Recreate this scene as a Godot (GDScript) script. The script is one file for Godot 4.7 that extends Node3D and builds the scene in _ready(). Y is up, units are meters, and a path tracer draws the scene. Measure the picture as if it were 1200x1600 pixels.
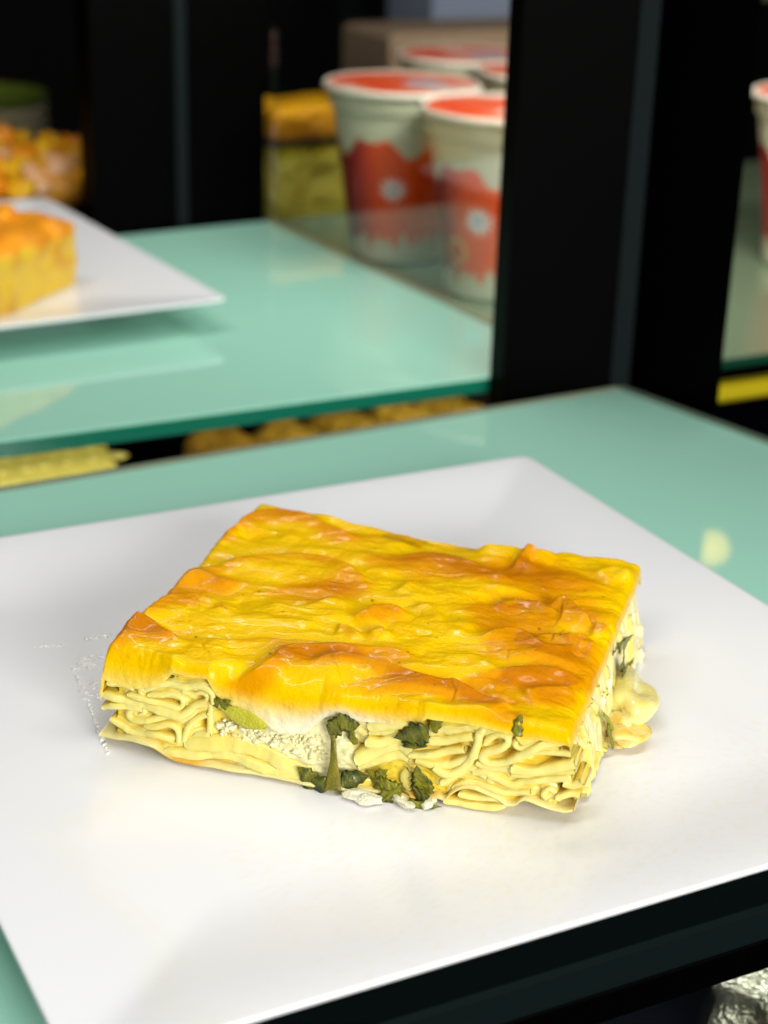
extends Node3D
# A slice of cheese-and-herb pastry on a square white plate, inside a glass-shelved display case.

var noise_a := FastNoiseLite.new()
var noise_b := FastNoiseLite.new()
var rng := RandomNumberGenerator.new()
var taken := {}
var M := {}

# Traced shapes, millimetres in the slice's own axes (x along the front face, z towards the viewer).
# fold: [points x,z ...], height, front width, back width, browning
var FOLDS = [
	[[-57.2,-22.5,-57.8,-34.1,-54.8,-42.2,-49.8,-45.2,-42.3,-44.3,-30.5,-39.3,-16.5,-32.4],2.2,5,2.5,0.6],
	[[-55,4.1,-52.1,-0.2,-46,-6.7,-38.9,-13.2,-31.3,-16,-22,-13.9,-12.6,-8.2,-6.2,0.6],1.8,5,2,0.55],
	[[-57.4,15.3,-55.5,7.5,-48,7.4,-40.5,9.9],1.6,5,3,0.4],
	[[-31.3,14.7,-24.2,16.7,-18.1,13.6,-13.6,5.5],1.0,3,1.5,0.1],
	[[-58.4,36.7,-57.5,28.6,-54.9,22.1,-48.8,19,-41,22.5],1.7,6,3,0.45],
	[[-59.8,47.9,-58.8,39.7,-55.7,38.6,-48.3,41.3,-40.5,45.4],2.0,6,1.6,0.75],
	[[-40.7,45.9,-39.2,41.9,-31.3,39.8,-24.3,35.6,-19.2,35.3,-9.8,32.6,3.1,30.2],1.1,4,1,0.35],
	[[-27.3,56.1,-22.6,53.3,-17.8,48.3,-16.4,40.4,-8.6,36,3.9,32.5],1.8,5,1.5,0.6],
	[[-8.2,46.9,-4.4,40.8,2.6,39.3,13.1,41,20.1,42.4,26.5,42.1,31.8,44,37.3,45.8],2.0,4,1.3,0.7],
	[[25.5,44.3,29.5,41.4,34.4,44.8,38.7,46,44.5,47.6],1.5,3.5,1.2,0.6],
	[[-6.6,18.8,-3.3,15.1,-0.7,9.6,4.1,9.5,8.4,13.3],2.0,5,2,0.4],
	[[-9.1,22.9,-5.2,23.1,-0.6,27.7],1.2,3,1.2,0.35],
	[[0.5,25.7,3.3,22.3,7,24.9],1.1,3,1.5,0.4],
	[[6.7,6.4,9.1,3.5,12.5,5.1,16.6,11.8],0.9,3,1.5,0.1],
	[[-10,-24,-3.5,-27.5,3,-31.4,15.3,-27.4,25.8,-22.1,33,-22.5],1.6,6,3,0.5],
	[[26.9,-2.7,30.8,-8.5,37.8,-8.9,43.8,-4.8],1.3,4,1.5,0.5],
	[[27.5,19.3,33.6,11.1,38.6,10.5,44.9,16.3,49.4,14.3,52.2,9.8],2.0,5,2,0.45],
	[[39.7,8.1,48,7,55.1,11],1.5,4,1.3,0.35],
	[[40.8,-7.9,43.7,-14.1,49.3,-7.7,54.2,-2.9],2.2,4,0.9,0.25],
	[[53.6,-3.5,57,-3.1,59.5,-0.8],1.8,4,1.2,0.5],
	[[36.3,32.9,44.1,27.8,52,27.1,58.1,27.8],1.3,4,1.4,0.5],
	[[43.8,39.4,49.1,36,56.3,32.7],1.2,4,1.5,0.45],
	[[26,-31.9,27.5,-43.1,31.6,-39.2],1.7,3,1.2,0.5],
	[[10.8,-41.7,18.6,-44.7,26.3,-44.6,36.3,-43.4],2.4,5,3,-0.1],
	[[47.6,-35.3,53.1,-40.7,59.2,-36.4],1.3,5,3,-0.1],
	[[-59.5,-49.2,-53,-51.1,-38.4,-50.6,-24.9,-46.6],1.0,4,3,0],
	[[15.9,27.7,22.8,28.2,29.3,27.7,38.8,33.4],1.0,4,2,-0.1],
	[[10.4,55.9,20.2,54.1,32.5,53,41.5,51.4],1.2,4,2,0.2],
	[[48.8,11.1,51.6,4.1,55.8,8.5,56.3,15.9],1.4,3,1.5,0.4],
	[[0.4,-1.9,2.1,-8.3,3.8,-12],0.9,2.5,2,0.3],
	[[-41.2,26.3,-40.3,21.8,-41.9,20.3],1.0,3,2,0.3],
	[[-52.3,61.3,-49.3,54.7,-43.1,53.1,-35.4,55.1],1.0,5,3,-0.1]]
# browned patch: centre x,z, inverse axes, strength
var BROWN = [
	[-53.0,42.7,0.1021,-0.0461,0.0792,0.2147,0.70],
	[-56.1,17.0,0.1338,-0.0580,0.0619,0.1658,0.50],
	[-52.2,24.1,0.1209,-0.0522,0.0889,0.2391,0.40],
	[-46.1,9.8,0.1188,-0.0481,0.0711,0.1903,0.55],
	[-22.8,5.4,0.0726,-0.0255,0.0541,0.1451,0.70],
	[-14.7,-0.6,0.1209,-0.0399,0.0657,0.1758,0.80],
	[-49.6,-42.0,0.0753,-0.0280,0.0599,0.1569,0.55],
	[-24.6,-36.4,0.0845,-0.0276,0.0750,0.1975,0.60],
	[-2.7,-24.9,0.0661,-0.0192,0.0445,0.1182,0.75],
	[15.8,-25.7,0.0718,-0.0182,0.0453,0.1206,0.95],
	[31.3,-30.1,0.0836,-0.0184,0.0316,0.0843,0.95],
	[44.6,-27.3,0.0853,-0.0166,0.0324,0.0866,0.65],
	[29.8,-5.1,0.0873,-0.0205,0.0590,0.1588,0.95],
	[32.2,5.2,0.0892,-0.0209,0.0513,0.1386,1.00],
	[39.5,-10.8,0.2842,-0.0602,0.0341,0.0916,0.70],
	[49.4,-7.3,0.1285,-0.0248,0.0411,0.1107,0.70],
	[42.2,15.4,0.0598,-0.0130,0.0644,0.1751,0.85],
	[51.7,21.4,0.0942,-0.0188,0.0456,0.1246,0.95],
	[40.3,32.8,0.1029,-0.0238,0.0855,0.2341,0.75],
	[49.6,31.2,0.0830,-0.0173,0.0860,0.2356,0.85],
	[52.8,38.8,0.1411,-0.0290,0.0889,0.2444,0.80],
	[26.7,43.1,0.0619,-0.0166,0.0874,0.2400,0.95],
	[37.1,46.2,0.0972,-0.0239,0.0977,0.2691,0.85],
	[44.0,52.1,0.1434,-0.0334,0.1109,0.3065,0.75],
	[1.6,36.0,0.0493,-0.0158,0.0708,0.1931,0.85],
	[-9.9,42.1,0.0909,-0.0320,0.0997,0.2721,0.65],
	[-22.9,56.6,0.1328,-0.0525,0.0800,0.2190,0.70],
	[14.3,44.8,0.1360,-0.0405,0.1038,0.2847,0.70],
	[1.7,14.5,0.1265,-0.0387,0.0763,0.2062,0.55],
	[18.9,60.5,0.0977,-0.0291,0.2214,0.6113,0.55],
	[2.9,-11.7,0.1815,-0.0520,0.0837,0.2236,0.35],
	[65.1,5.0,1.0057,-0.1654,0.0165,0.0448,-0.40],
	[19.4,21.9,0.0982,-0.0267,0.0347,0.0943,-0.50],
	[4.2,-1.1,0.1388,-0.0403,0.0438,0.1175,-0.20],
	[-27.2,23.1,0.0932,-0.0350,0.0510,0.1376,-0.25],
	[-11.9,64.0,0.0768,-0.0288,0.0605,0.1665,-0.30],
	[56.8,50.7,0.1635,-0.0330,0.0453,0.1254,-0.50]]
var CRUST_EDGE = [-59.9,17.9,-56.1,16.8,-50.8,16.7,-45.5,18.4,-42.5,20.7,-40.2,23.3,-37.2,24.7,-34.5,24.7,-32.1,23.3,-30.1,19.7,-27.8,17.7,-23.7,16.3,-19,14.3,-12,11.8,-5.7,12.9,-2.7,16.3,-0.3,18.4,3.4,19.8,7.5,19,14,19,22,20.2,25.9,22.8,29.8,22.9,35.3,24.6,38.4,24.5,41.9,26.2,44.6,24.7,46.4,21.9,47.9,20.2,51,21.1,54.9,23.6,58.8,25.7]
# sheet: [points along face, height ...], half thickness, how far it sticks out
var FRONT_SHEETS = [
	[[-49.2,16.2,-45.7,18.2,-42.5,19.5,-38.2,19.2,-34.6,20.2,-32,19.9,-30.5,18.6,-30.3,16.1],0.75,0.6],
	[[-46.5,14.7,-49.3,14.9,-50.3,16,-48.8,17.4],0.6,0.5],
	[[-47.8,15.4,-44.7,15.8,-41.7,16.5,-39.3,16.1,-38.5,14.6,-39.3,13.3,-41.2,13.3,-44.7,13.7,-49.1,14.1,-53.5,14.5],0.65,1.0],
	[[-60.6,13.1,-56.8,12.9,-52,12.3,-46.8,12.2,-41.5,11.7,-38.7,11.7,-36.6,13.1,-34.7,14.9,-31.2,16.1],0.8,1.4],
	[[-38.6,18,-36,17.4,-33.6,18.4,-31.9,17.8,-32.6,16.1],0.55,0.4],
	[[-50.1,9.7,-48.8,10.6,-49.4,11.4,-51.9,10.8,-53.2,9.2,-52,8.1,-48.6,8.5,-45.3,9.6,-41.4,10.8,-38.2,10.5,-35.8,12.3,-34.1,14.5],0.65,0.9],
	[[-48.5,7.2,-45,7.8,-42,8.9,-39.7,8.5,-38.8,6.8,-38.6,4.9],0.65,0.6],
	[[-58.3,6.9,-55.4,5.9,-52.2,4.8,-49,5,-45.5,5.8,-42.3,5.6,-39.4,5.3],0.7,1.0],
	[[-31.6,13,-34,11.6,-36.2,9.6,-37,7.4,-37.3,5.3],0.65,0.8],
	[[-31.2,16,-31.3,13,-30.9,10.1,-30.8,7.3],0.65,0.5],
	[[-34.9,6,-34.6,7.2,-32.4,7.8,-30.2,8.2],0.6,0.3],
	[[-60.6,9.4,-57.5,10.7,-53.3,11.2,-48.9,11.5],0.7,0.9],
	[[-59.1,16.6,-55.2,17,-51.3,16.2],0.7,1.0],
	[[-37,4.6,-29.1,6.2,-21.5,6.6,-14.6,5.6,-8.6,3.6,-2.7,2.7],1.7,0.8],
	[[-42,2.3,-34.7,2.3,-26.3,4,-18.6,3.1,-10.9,1.8,-5.8,1.3],1.0,1.2],
	[[10,17,14.4,18.4,18.4,19.5,20.4,19.9],1.3,0.8],
	[[9.7,13.3,13.1,13.4,16.6,15.2,18.6,16.9],1.1,0.9],
	[[7.6,8.2,10.8,10.1,14.6,12.5,18.2,13.8,21.5,12.6],1.6,1.1],
	[[10.1,15.2,14.1,16.2,17.6,17.4],0.8,0.3],
	[[8.4,6.6,13,8.9,17.7,10.9,20.9,10.5],1.0,0.6],
	[[24.4,16.2,29,16.8,32.9,18.6,36.4,19.8],0.95,1.2],
	[[20.8,11.8,26.6,12.9,30.5,14.5,34.6,16],0.75,1.2],
	[[22.5,10.8,26.8,10.2,30.8,10.7,34,12.7,36.2,14.4],0.8,0.8],
	[[38.6,22,37.5,21.1,37.5,18.5,36.5,14.9,35.1,11.9,32.1,8.9,29.5,8.4,27,9.7],0.8,1.6],
	[[29.1,5.8,32.2,8.1,35.2,10.7,37.6,10.3,40.3,9.1],0.75,0.9],
	[[24.3,18,28.4,19.8,32.3,20.2,36.2,21.7],0.7,0.2],
	[[36.9,14,37.2,17,37.4,19.3,38.5,22,40.5,22,42.5,22,44,22,46,22],0.75,1.2],
	[[39.2,18.3,40.6,20.3,42.4,21.5,44.2,21.3,44.7,19.7,42.4,17.5,39.6,16.1,38.8,14.3,40.7,13.3,44.6,14.4,47.8,16.8,50.6,19,53.9,21.3,58,22],0.8,1.8],
	[[50.3,22,48.4,20.6,47,21,46.4,19.7,47.7,18.9,50.5,20.5,53.2,22],0.65,1.0],
	[[37.3,12.8,40.2,12,43.9,12.4,46.9,13.7],0.75,1.0],
	[[46,13.2,51,13.3,55.5,14.9,61.2,17.4],1.0,1.9],
	[[36.5,9.9,39.6,10.5,42.6,9.5,46.3,8.6,49.6,10.1,53.8,11.4,60.7,13.5],0.8,1.5],
	[[56.8,7.5,55.2,8.9,54,7,55.3,5.9],0.7,0.8],
	[[21.1,7.6,20,5.7,21.4,3.6],1.2,0.4],
	[[31.8,4.5,35.4,6.9,40.1,6.7,44.9,5.9,51,7.2],0.7,0.5],
	[[46.1,11.2,50.8,11.8,56.8,13.8,61.3,15.2],0.6,1.2],
	[[47.4,16.1,51.9,18.2,56.2,19,60.1,19.5],0.6,0.4],
	[[58.5,11.2,60.8,10.9,63,12.6],0.9,1.2],
	[[57.1,6.4,60.1,8.1,62.8,8],0.9,1.4]]
var SIDE_SHEETS = [
	[[46.5,20.5,46.5,20.5,40.8,16,38.5,13.3],0.8,1.2],
	[[37.9,19.2,34.6,14.1,37.7,12,42.3,10.1],0.8,1.2],
	[[44.2,20.5,35.5,20.5,26,16.7,20.8,11.3],0.7,1.0],
	[[23.6,17.8,19.6,13.1,18,10.2],0.8,1.0],
	[[9.3,13.4,9.8,10,9.5,7.7],0.9,1.2],
	[[32.3,11.2,32.7,6.7,36.3,5.2],0.8,1.5],
	[[22.8,3,26.3,2.2,30.8,2.2],0.7,1.3],
	[[15.7,2.2,17.6,2.2,19.4,2.2],0.7,1.6],
	[[45.7,11.1,44.8,6.3,46.5,4.5],0.8,1.3],
	[[46.5,19.9,46.5,15.5,46.5,12.4],0.8,1.0],
	[[38.6,5.5,39.1,2.3,42.2,2.2],0.7,1.5],
	[[-5.3,13.7,-4.9,10.2,-2,8.8],1.2,1.0],
	[[-33.1,16.1,-31.5,9.1,-24.9,4.4],1.5,0.8],
	[[-18.4,17.9,-16.5,12.2],1.2,0.6],
	[[2,17.1,3.4,12.3,5.8,11.7],1.2,0.8],
	[[15.3,18.1,15.1,14.4],1.0,0.6]]
var BASE_EDGE = [-60.9,1.5,-56.8,1.9,-52.8,2.6,-49.2,3,-45.2,2.8,-41.8,1.1,-38.7,0.4,-32.3,0.4,-28.8,0.6,-24.5,0.4,-18.1,0.4,-12.4,0.4,-5.7,0.4,0.9,0.4,6.6,0.6,12.2,0.7,18.4,1.2,24,0.6,27.8,1.4,30.2,1.1,31.8,3.1,34.3,5,37.4,5.4,40.6,4.5,43.5,3.5,45.5,2.4,47.5,2.8,49.1,4.3,51.4,4.3,55.6,3.1,59.2,2.6,61.5,3.4]
# leaf: base s,y, tip s,y, width, lobes, darkness, off, face
var LEAVES = [
	[0.6,14.5,5.9,19.7,4.2,4,1,2.2,0],
	[2.7,18.1,8.5,19.2,4.5,3,0.9,2.6,0],
	[6.2,12.2,6.9,17.5,2.2,2,0.6,1.6,0],
	[0,0.8,-6.8,4.4,6,4,0.9,1.8,0],
	[1.7,0.4,-2.7,3.5,5,3,1.2,2.2,0],
	[5.3,2.3,11.4,5.9,4.5,2,1.4,2.2,0],
	[14.6,2.3,11.2,7.3,4,3,0.6,2,0],
	[13.4,4.6,16.6,8.3,2.5,2,0.5,2.4,0],
	[13.7,4.5,19.4,5.6,3,3,0.5,2.6,0],
	[15.9,3.3,19.3,0.4,7,4,0.5,2.4,0],
	[15.1,3.2,22.8,1.8,5,4,0.8,2.2,0],
	[24.8,2.4,23.9,10.5,5.2,5,0.6,2.2,0],
	[23.1,1.8,26.9,3.7,4,3,1.3,2.4,0],
	[21.5,1.6,30.1,0.4,2.2,3,0.7,3,0],
	[25.5,20.7,17,16.2,5.5,4,1.1,2.2,0],
	[22.2,14.1,21.2,19.8,6.5,5,1.2,2,0],
	[25.5,20,29.5,23.2,3.5,3,0.5,2,0],
	[-30,15.5,-25.4,19.2,3.5,3,0.7,1.6,0],
	[45.9,22.5,48,26.7,2.8,3,0.7,2.2,0],
	[-42.5,19.3,-40.2,22.6,2.2,2,0.9,0.5,0],
	[-11.8,15.8,-27.3,12.5,3.2,4,0.5,1.6,1],
	[-5.6,16.9,-5.6,20.4,2.4,3,0.4,1.5,1],
	[-6.3,12.2,-14.3,15,3.4,3,0.9,1.8,1],
	[-6.3,10.8,-18.7,6.4,2.4,3,0.8,2,1],
	[-20.3,5.6,-27.3,6.4,1.8,2,0.6,1.6,1]]
var STEM = [1.7,14.7,2.4,10.8,2.8,6.9,3,3.8,3.2,1.3]
var GREEN = [-28.3,16.5,-25.7,15.4,-21.5,14.2,-15.8,12.9]
var STALK_A = [22.4,14.2,18,10.2,14.4,6,11.2,3.8]
var STALK_B = [18.5,9.4,18.8,6.3,17,2.1]
var STALK_C = [12.6,4.5,3.8,3.3,-7.1,1.6]
var CHEESE_ZONE = [-29.1,10.2,-24.9,14.6,-18.7,12,-11.9,10.8,-4.6,12.7,-0.1,12.7,1,7.4,-4.6,5.7,-11.4,6.5,-18.3,8.1,-28.4,7.2]
# drops standing in for lamp glints in the grease: x, z, radius
var DROPS = [-74.1,-40.5,0.4,-74,-39.5,0.4,-73.7,-38.9,0.5,-74.5,-37.7,0.4,-74.6,-35.7,0.3,-74.6,-34.8,0.3,-74.4,-33.9,0.6,-74.4,-33.3,0.5,-74.6,-32.5,0.4,-74.6,-31.7,0.6,-75,-30,0.4,-74.8,-29.3,0.3,-74.8,-27.7,0.5,-75.7,-25.6,0.5,-75.9,-25.1,0.4,-75.2,-24.8,0.5,-75.1,-22.9,0.3,-75.8,-22.4,0.3,-76.1,-21.1,0.6,-75.7,-19.4,0.3,-76.1,-18.1,0.4,-76.3,-16.9,0.6,-75.9,-17.3,0.3,-76.4,-15.4,0.6,-76.9,-14.3,0.4,-77.1,-12.6,0.4,-77,-12.2,0.3,-77.1,-10.8,0.4,-77.2,-10.3,0.4,-77.4,-9.3,0.5,-77.2,-8.7,0.6,-77.4,-7.5,0.3,-77.9,-5.7,0.4,-78,-5.3,0.4,-78.3,-4.1,0.3,-78.6,-3,0.5,-78.5,-1.9,0.5,-78.7,-1.3,0.4,-78.5,0.2,0.3,-79.2,1.7,0.6,-78.8,1.4,0.3,-79,3.4,0.3,-79.4,3.9,0.3,-79.1,3.9,0.5,-79.2,5.6,0.3,-79.8,6.9,0.3,-79.8,7.7,0.3,-79.8,8.6,0.5,-80.1,-56.5,0.3,-78.3,-57.4,0.3,-78.2,-55.9,0.4,-76.6,-55.8,0.5,-75.9,-55.1,0.4,-74.9,-55.2,0.3,-73.7,-54.1,0.5,-73,-53.5,0.5,-72.3,-52.8,0.4,-65.2,-54.7,0.3,-65,-55.1,0.6,-64.4,-54.8,0.4,-63.2,-56.2,0.4,-63.3,-54.5,0.5,-62.3,-54.9,0.6,-62.1,-54.9,0.5,-61.6,-54.9,0.3,-60.3,-54.8,0.5,-59.8,-55.2,0.5,-59.3,-54.1,0.6,-58.6,-54.7,0.3,-58.1,-55.6,0.5,-57.4,-55,0.4,-67.9,-40,0.5,-70.6,-42.6,0.5,-72,-39.5,0.6,-69.8,-38.4,0.6,-63.1,-42.7,0.5,-68.6,-40,0.6,-69.5,-38.2,0.4,-72.4,-38.7,0.5,-69.5,-43.6,0.6,-73.2,-36.5,0.4,-68.3,-42.3,0.3,-69.4,-40.3,0.4,-69.4,-40,0.4,-67.1,-41.9,0.5,-67.6,-39.2,0.3,-70.9,-41.7,0.4,-70.1,-45,0.6,-70,-39.5,0.6,-67.5,-44.2,0.5,-67,-36.7,0.3,-66.2,-38.1,0.3,-72.2,-35.7,0.3,-70.1,-37.7,0.5,-71.1,-39.8,0.4,-67.1,-44.3,0.4,-64.9,-42.8,0.6,-69.1,-42.5,0.5,-72.9,-35.9,0.4,-70.3,-40.7,0.6,-71.4,-41.6,0.5,-69.6,-43.8,0.5,-68.5,-39.9,0.3,-70,-36.9,0.4,-68.6,-36.8,0.5,-72.5,-22.6,0.2,-71.7,-27.7,0.5,-69.4,-29.2,0.3,-70.8,-26.8,0.5,-74.6,-22.3,0.4,-72.9,-30,0.3,-72.7,-26.3,0.3,-71.8,-28.1,0.5,-70.3,-31.9,0.3,-72.1,-22.2,0.6,-71.4,-28.1,0.5,-72.7,-25.6,0.3,-73.8,-22.8,0.4,-74.7,-23.2,0.3,-73.8,-22.5,0.5,-70.1,-29,0.4,-71.1,-26.6,0.5,-71.9,-27.2,0.3,-72.1,-26,0.5,-72.7,-20.1,0.6,-70.9,-29,0.5,-71.2,-28.7,0.3,-73.4,-19.6,0.4,-72.2,-27.7,0.5,-72.8,-27.1,0.4,-69.9,-28.9,0.4]
var FILM = [-59.3,14.6,-77,18.8,-91.8,31.6,-102.2,37.5,-108.9,44.7,-105.1,52.1,-105.5,62.8,-102.7,74.5,-98.8,86.2,-100.7,98.3,-106.8,113,-97.6,125.4]
# hollows between the sheets: x, y, half width, half height
var HOLES = [[-42.6,14.2,3.2,0.8], [-35.1,17.2,1.6,0.9], [-32.5,10.5,1.6,2], [-41.8,7.1,3.2,1.1], [-46.2,11.1,3,0.9], [47.4,19.4,1.2,2.6], [43.5,16.2,4,1], [53.6,16.8,6,1], [8,11.1,2.6,1], [12.5,15.5,3,0.8], [30.2,15.6,6,1], [28.7,12.9,4,0.8], [40.2,19,1.6,0.8], [37,6.2,5,1], [-26.3,3.7,7,1], [-57.1,5.8,3,1.2], [55.3,13.1,6,0.8]]


class MB:
	var v := PackedVector3Array()
	var n := PackedVector3Array()
	var c := PackedColorArray()
	var i := PackedInt32Array()

	func tri(a: Vector3, b: Vector3, d: Vector3, col: Color) -> void:
		var k := v.size()
		var nn := (d - a).cross(b - a).normalized()
		v.append(a); v.append(b); v.append(d)
		n.append(nn); n.append(nn); n.append(nn)
		c.append(col); c.append(col); c.append(col)
		i.append(k); i.append(k + 1); i.append(k + 2)

	func quad(a: Vector3, b: Vector3, d: Vector3, e: Vector3, col: Color) -> void:
		tri(a, b, d, col)
		tri(a, d, e, col)

	# joins a smooth patch given by its own points; normals are averaged, closed patches are turned outwards
	func smooth(pv: PackedVector3Array, pc: PackedColorArray, pi: PackedInt32Array, closed := false) -> void:
		var k := v.size()
		var flip := false
		if closed:
			var vol := 0.0
			for t in range(0, pi.size(), 3):
				vol += pv[pi[t]].dot(pv[pi[t + 1]].cross(pv[pi[t + 2]]))
			flip = vol > 0.0
		var pn := PackedVector3Array()
		pn.resize(pv.size())
		for t in range(0, pi.size(), 3):
			var a := pi[t]
			var b := pi[t + 1]
			var d := pi[t + 2]
			if flip:
				var s := b
				b = d
				d = s
			var nn := (pv[d] - pv[a]).cross(pv[b] - pv[a])
			pn[a] += nn
			pn[b] += nn
			pn[d] += nn
			i.append(k + a); i.append(k + b); i.append(k + d)
		for t in pv.size():
			v.append(pv[t])
			n.append(pn[t].normalized() if pn[t].length_squared() > 1e-24 else Vector3.UP)
			c.append(pc[t])

	func mesh() -> ArrayMesh:
		var arr := []
		arr.resize(Mesh.ARRAY_MAX)
		arr[Mesh.ARRAY_VERTEX] = v
		arr[Mesh.ARRAY_NORMAL] = n
		arr[Mesh.ARRAY_COLOR] = c
		arr[Mesh.ARRAY_INDEX] = i
		var m := ArrayMesh.new()
		m.add_surface_from_arrays(Mesh.PRIMITIVE_TRIANGLES, arr)
		return m


func numbered(called: String) -> String:
	if not taken.has(called):
		taken[called] = 0
		return called
	taken[called] += 1
	return "%s_%03d" % [called, taken[called]]


func thing(called: String, label: String, category: String, at := Vector3.ZERO, turn := 0.0, group := "") -> Node3D:
	var o := Node3D.new()
	o.name = numbered(called)
	add_child(o)
	o.position = at
	o.rotation.y = turn
	o.set_meta("label", label)
	o.set_meta("category", category)
	if group:
		o.set_meta("group", group)
	return o


func part(called: String, mb: MB, mat: Material, parent: Node3D) -> MeshInstance3D:
	var o := MeshInstance3D.new()
	o.name = called
	o.mesh = mb.mesh()
	o.material_override = mat
	parent.add_child(o, true)
	# repeats in this parent take a three-digit number
	var k := 0
	for ch in parent.get_children():
		if ch != o and (ch.name == called or str(ch.name).begins_with(called + "_")):
			var tail: String = str(ch.name).trim_prefix(called).trim_prefix("_")
			if tail == "" or tail.is_valid_int():
				k += 1
	if k > 0:
		o.name = "%s_%03d" % [called, k]
	return o


func lone(called: String, mb: MB, mat: Material, label: String, category: String, group := "") -> MeshInstance3D:
	var o := MeshInstance3D.new()
	o.name = numbered(called)
	o.mesh = mb.mesh()
	o.material_override = mat
	add_child(o)
	o.set_meta("label", label)
	o.set_meta("category", category)
	if group:
		o.set_meta("group", group)
	return o


func paint(called: String, rough: float, spec := 0.5) -> StandardMaterial3D:
	var m := StandardMaterial3D.new()
	m.resource_name = called
	m.vertex_color_use_as_albedo = true
	m.roughness = rough
	m.metallic_specular = spec
	M[called] = m
	return m


func bumps(m: StandardMaterial3D, scale: float, depth_cm: float, freq: float, seed_: int) -> void:
	var f := FastNoiseLite.new()
	f.seed = seed_
	f.frequency = freq
	f.fractal_octaves = 4
	var t := NoiseTexture2D.new()
	t.width = 512
	t.height = 512
	t.seamless = true
	t.noise = f
	m.heightmap_enabled = true
	m.heightmap_texture = t
	m.heightmap_scale = depth_cm
	m.uv1_triplanar = true
	m.uv1_scale = Vector3(scale, scale, scale)


# ---------------------------------------------------------------- shape builders
func prism(mb: MB, poly: PackedVector2Array, y0: float, y1: float, bevel: float, col: Color, side_col = null) -> void:
	# convex outline in x,z; chamfered top and bottom edges
	var cnt := poly.size()
	var mid := Vector2.ZERO
	for p in poly:
		mid += p / cnt
	var area := 0.0
	for k in cnt:
		area += poly[k].cross(poly[(k + 1) % cnt])
	var pts := poly.duplicate()
	if area < 0.0:
		pts.reverse()
	var inn := PackedVector2Array()
	for k in cnt:
		var a := (pts[k] - pts[(k + cnt - 1) % cnt]).normalized()
		var b := (pts[(k + 1) % cnt] - pts[k]).normalized()
		var na := Vector2(-a.y, a.x)
		var nb := Vector2(-b.y, b.x)
		inn.append(pts[k] + (na + nb) * bevel / (1.0 + na.dot(nb)))
	var sc: Color = side_col if side_col != null else col
	var u := func(p: Vector2, y: float) -> Vector3: return Vector3(p.x, y, p.y)
	for k in cnt:
		var k2 := (k + 1) % cnt
		var i0: Vector3 = u.call(inn[k], y1)
		var i1: Vector3 = u.call(inn[k2], y1)
		mb.tri(Vector3(mid.x, y1, mid.y), i0, i1, col)
		var t0: Vector3 = u.call(pts[k], y1 - bevel)
		var t1: Vector3 = u.call(pts[k2], y1 - bevel)
		mb.quad(i0, t0, t1, i1, col)
		var b0: Vector3 = u.call(pts[k], y0 + bevel)
		var b1: Vector3 = u.call(pts[k2], y0 + bevel)
		mb.quad(t0, b0, b1, t1, sc)
		var j0: Vector3 = u.call(inn[k], y0)
		var j1: Vector3 = u.call(inn[k2], y0)
		mb.quad(b0, j0, j1, b1, sc)
		mb.tri(Vector3(mid.x, y0, mid.y), j1, j0, sc)


func box(mb: MB, lo: Vector3, hi: Vector3, bevel: float, col: Color) -> void:
	prism(mb, PackedVector2Array([Vector2(lo.x, lo.z), Vector2(hi.x, lo.z), Vector2(hi.x, hi.z), Vector2(lo.x, hi.z)]), lo.y, hi.y, bevel, col)


func blob(mb: MB, at: Vector3, radii: Vector3, amp: float, freq: float, rows: int, cols: int, col: Color, col2: Color, turn := 0.0, flat_base := -1e9) -> void:
	var pv := PackedVector3Array()
	var pc := PackedColorArray()
	var pi := PackedInt32Array()
	var off := Vector3(at.x * 7.3 + 11.0, at.y * 5.1, at.z * 6.7 - 3.0)
	for r in rows + 1:
		var th := PI * r / rows
		for s in cols:
			var ph := TAU * s / cols
			var d := Vector3(sin(th) * cos(ph), cos(th), sin(th) * sin(ph))
			var w := 1.0 + amp * noise_b.get_noise_3d(d.x * freq + off.x, d.y * freq + off.y, d.z * freq + off.z)
			var p := (d * radii * w).rotated(Vector3.UP, turn) + at
			p.y = maxf(p.y, flat_base)
			pv.append(p)
			pc.append(col.lerp(col2, clampf(0.5 + 1.2 * noise_a.get_noise_3d(d.x * 2.0 * freq + off.y, d.y * freq * 2.0, d.z * 2.0 * freq + off.x), 0.0, 1.0)))
	for r in rows:
		for s in cols:
			var a := r * cols + s
			var b := r * cols + (s + 1) % cols
			for q in [a, b, b + cols, a, b + cols, a + cols]:
				pi.append(q)
	mb.smooth(pv, pc, pi, true)


func lathe(mb: MB, prof: PackedVector2Array, segs: int, tint: Callable) -> void:
	var pv := PackedVector3Array()
	var pc := PackedColorArray()
	var pi := PackedInt32Array()
	for r in prof.size():
		for s in segs:
			var ph := TAU * s / segs
			pv.append(Vector3(prof[r].x * cos(ph), prof[r].y, prof[r].x * sin(ph)))
			pc.append(tint.call(ph, prof[r].y, prof[r].x))
	for r in prof.size() - 1:
		for s in segs:
			var a := r * segs + s
			var b := r * segs + (s + 1) % segs
			for q in [a, b, b + segs, a, b + segs, a + segs]:
				pi.append(q)
	mb.smooth(pv, pc, pi, true)


func spline(flat: Array, step: float) -> PackedVector2Array:
	var pts := PackedVector2Array()
	for k in range(0, flat.size(), 2):
		pts.append(Vector2(flat[k], flat[k + 1]))
	var out := PackedVector2Array()
	for k in pts.size() - 1:
		var p0 := pts[maxi(k - 1, 0)]
		var p3 := pts[mini(k + 2, pts.size() - 1)]
		var cnt := maxi(2, int(ceil(pts[k].distance_to(pts[k + 1]) / step)))
		for j in cnt:
			out.append(pts[k].cubic_interpolate(pts[k + 1], p0, p3, float(j) / cnt))
	out.append(pts[pts.size() - 1])
	return out


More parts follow.
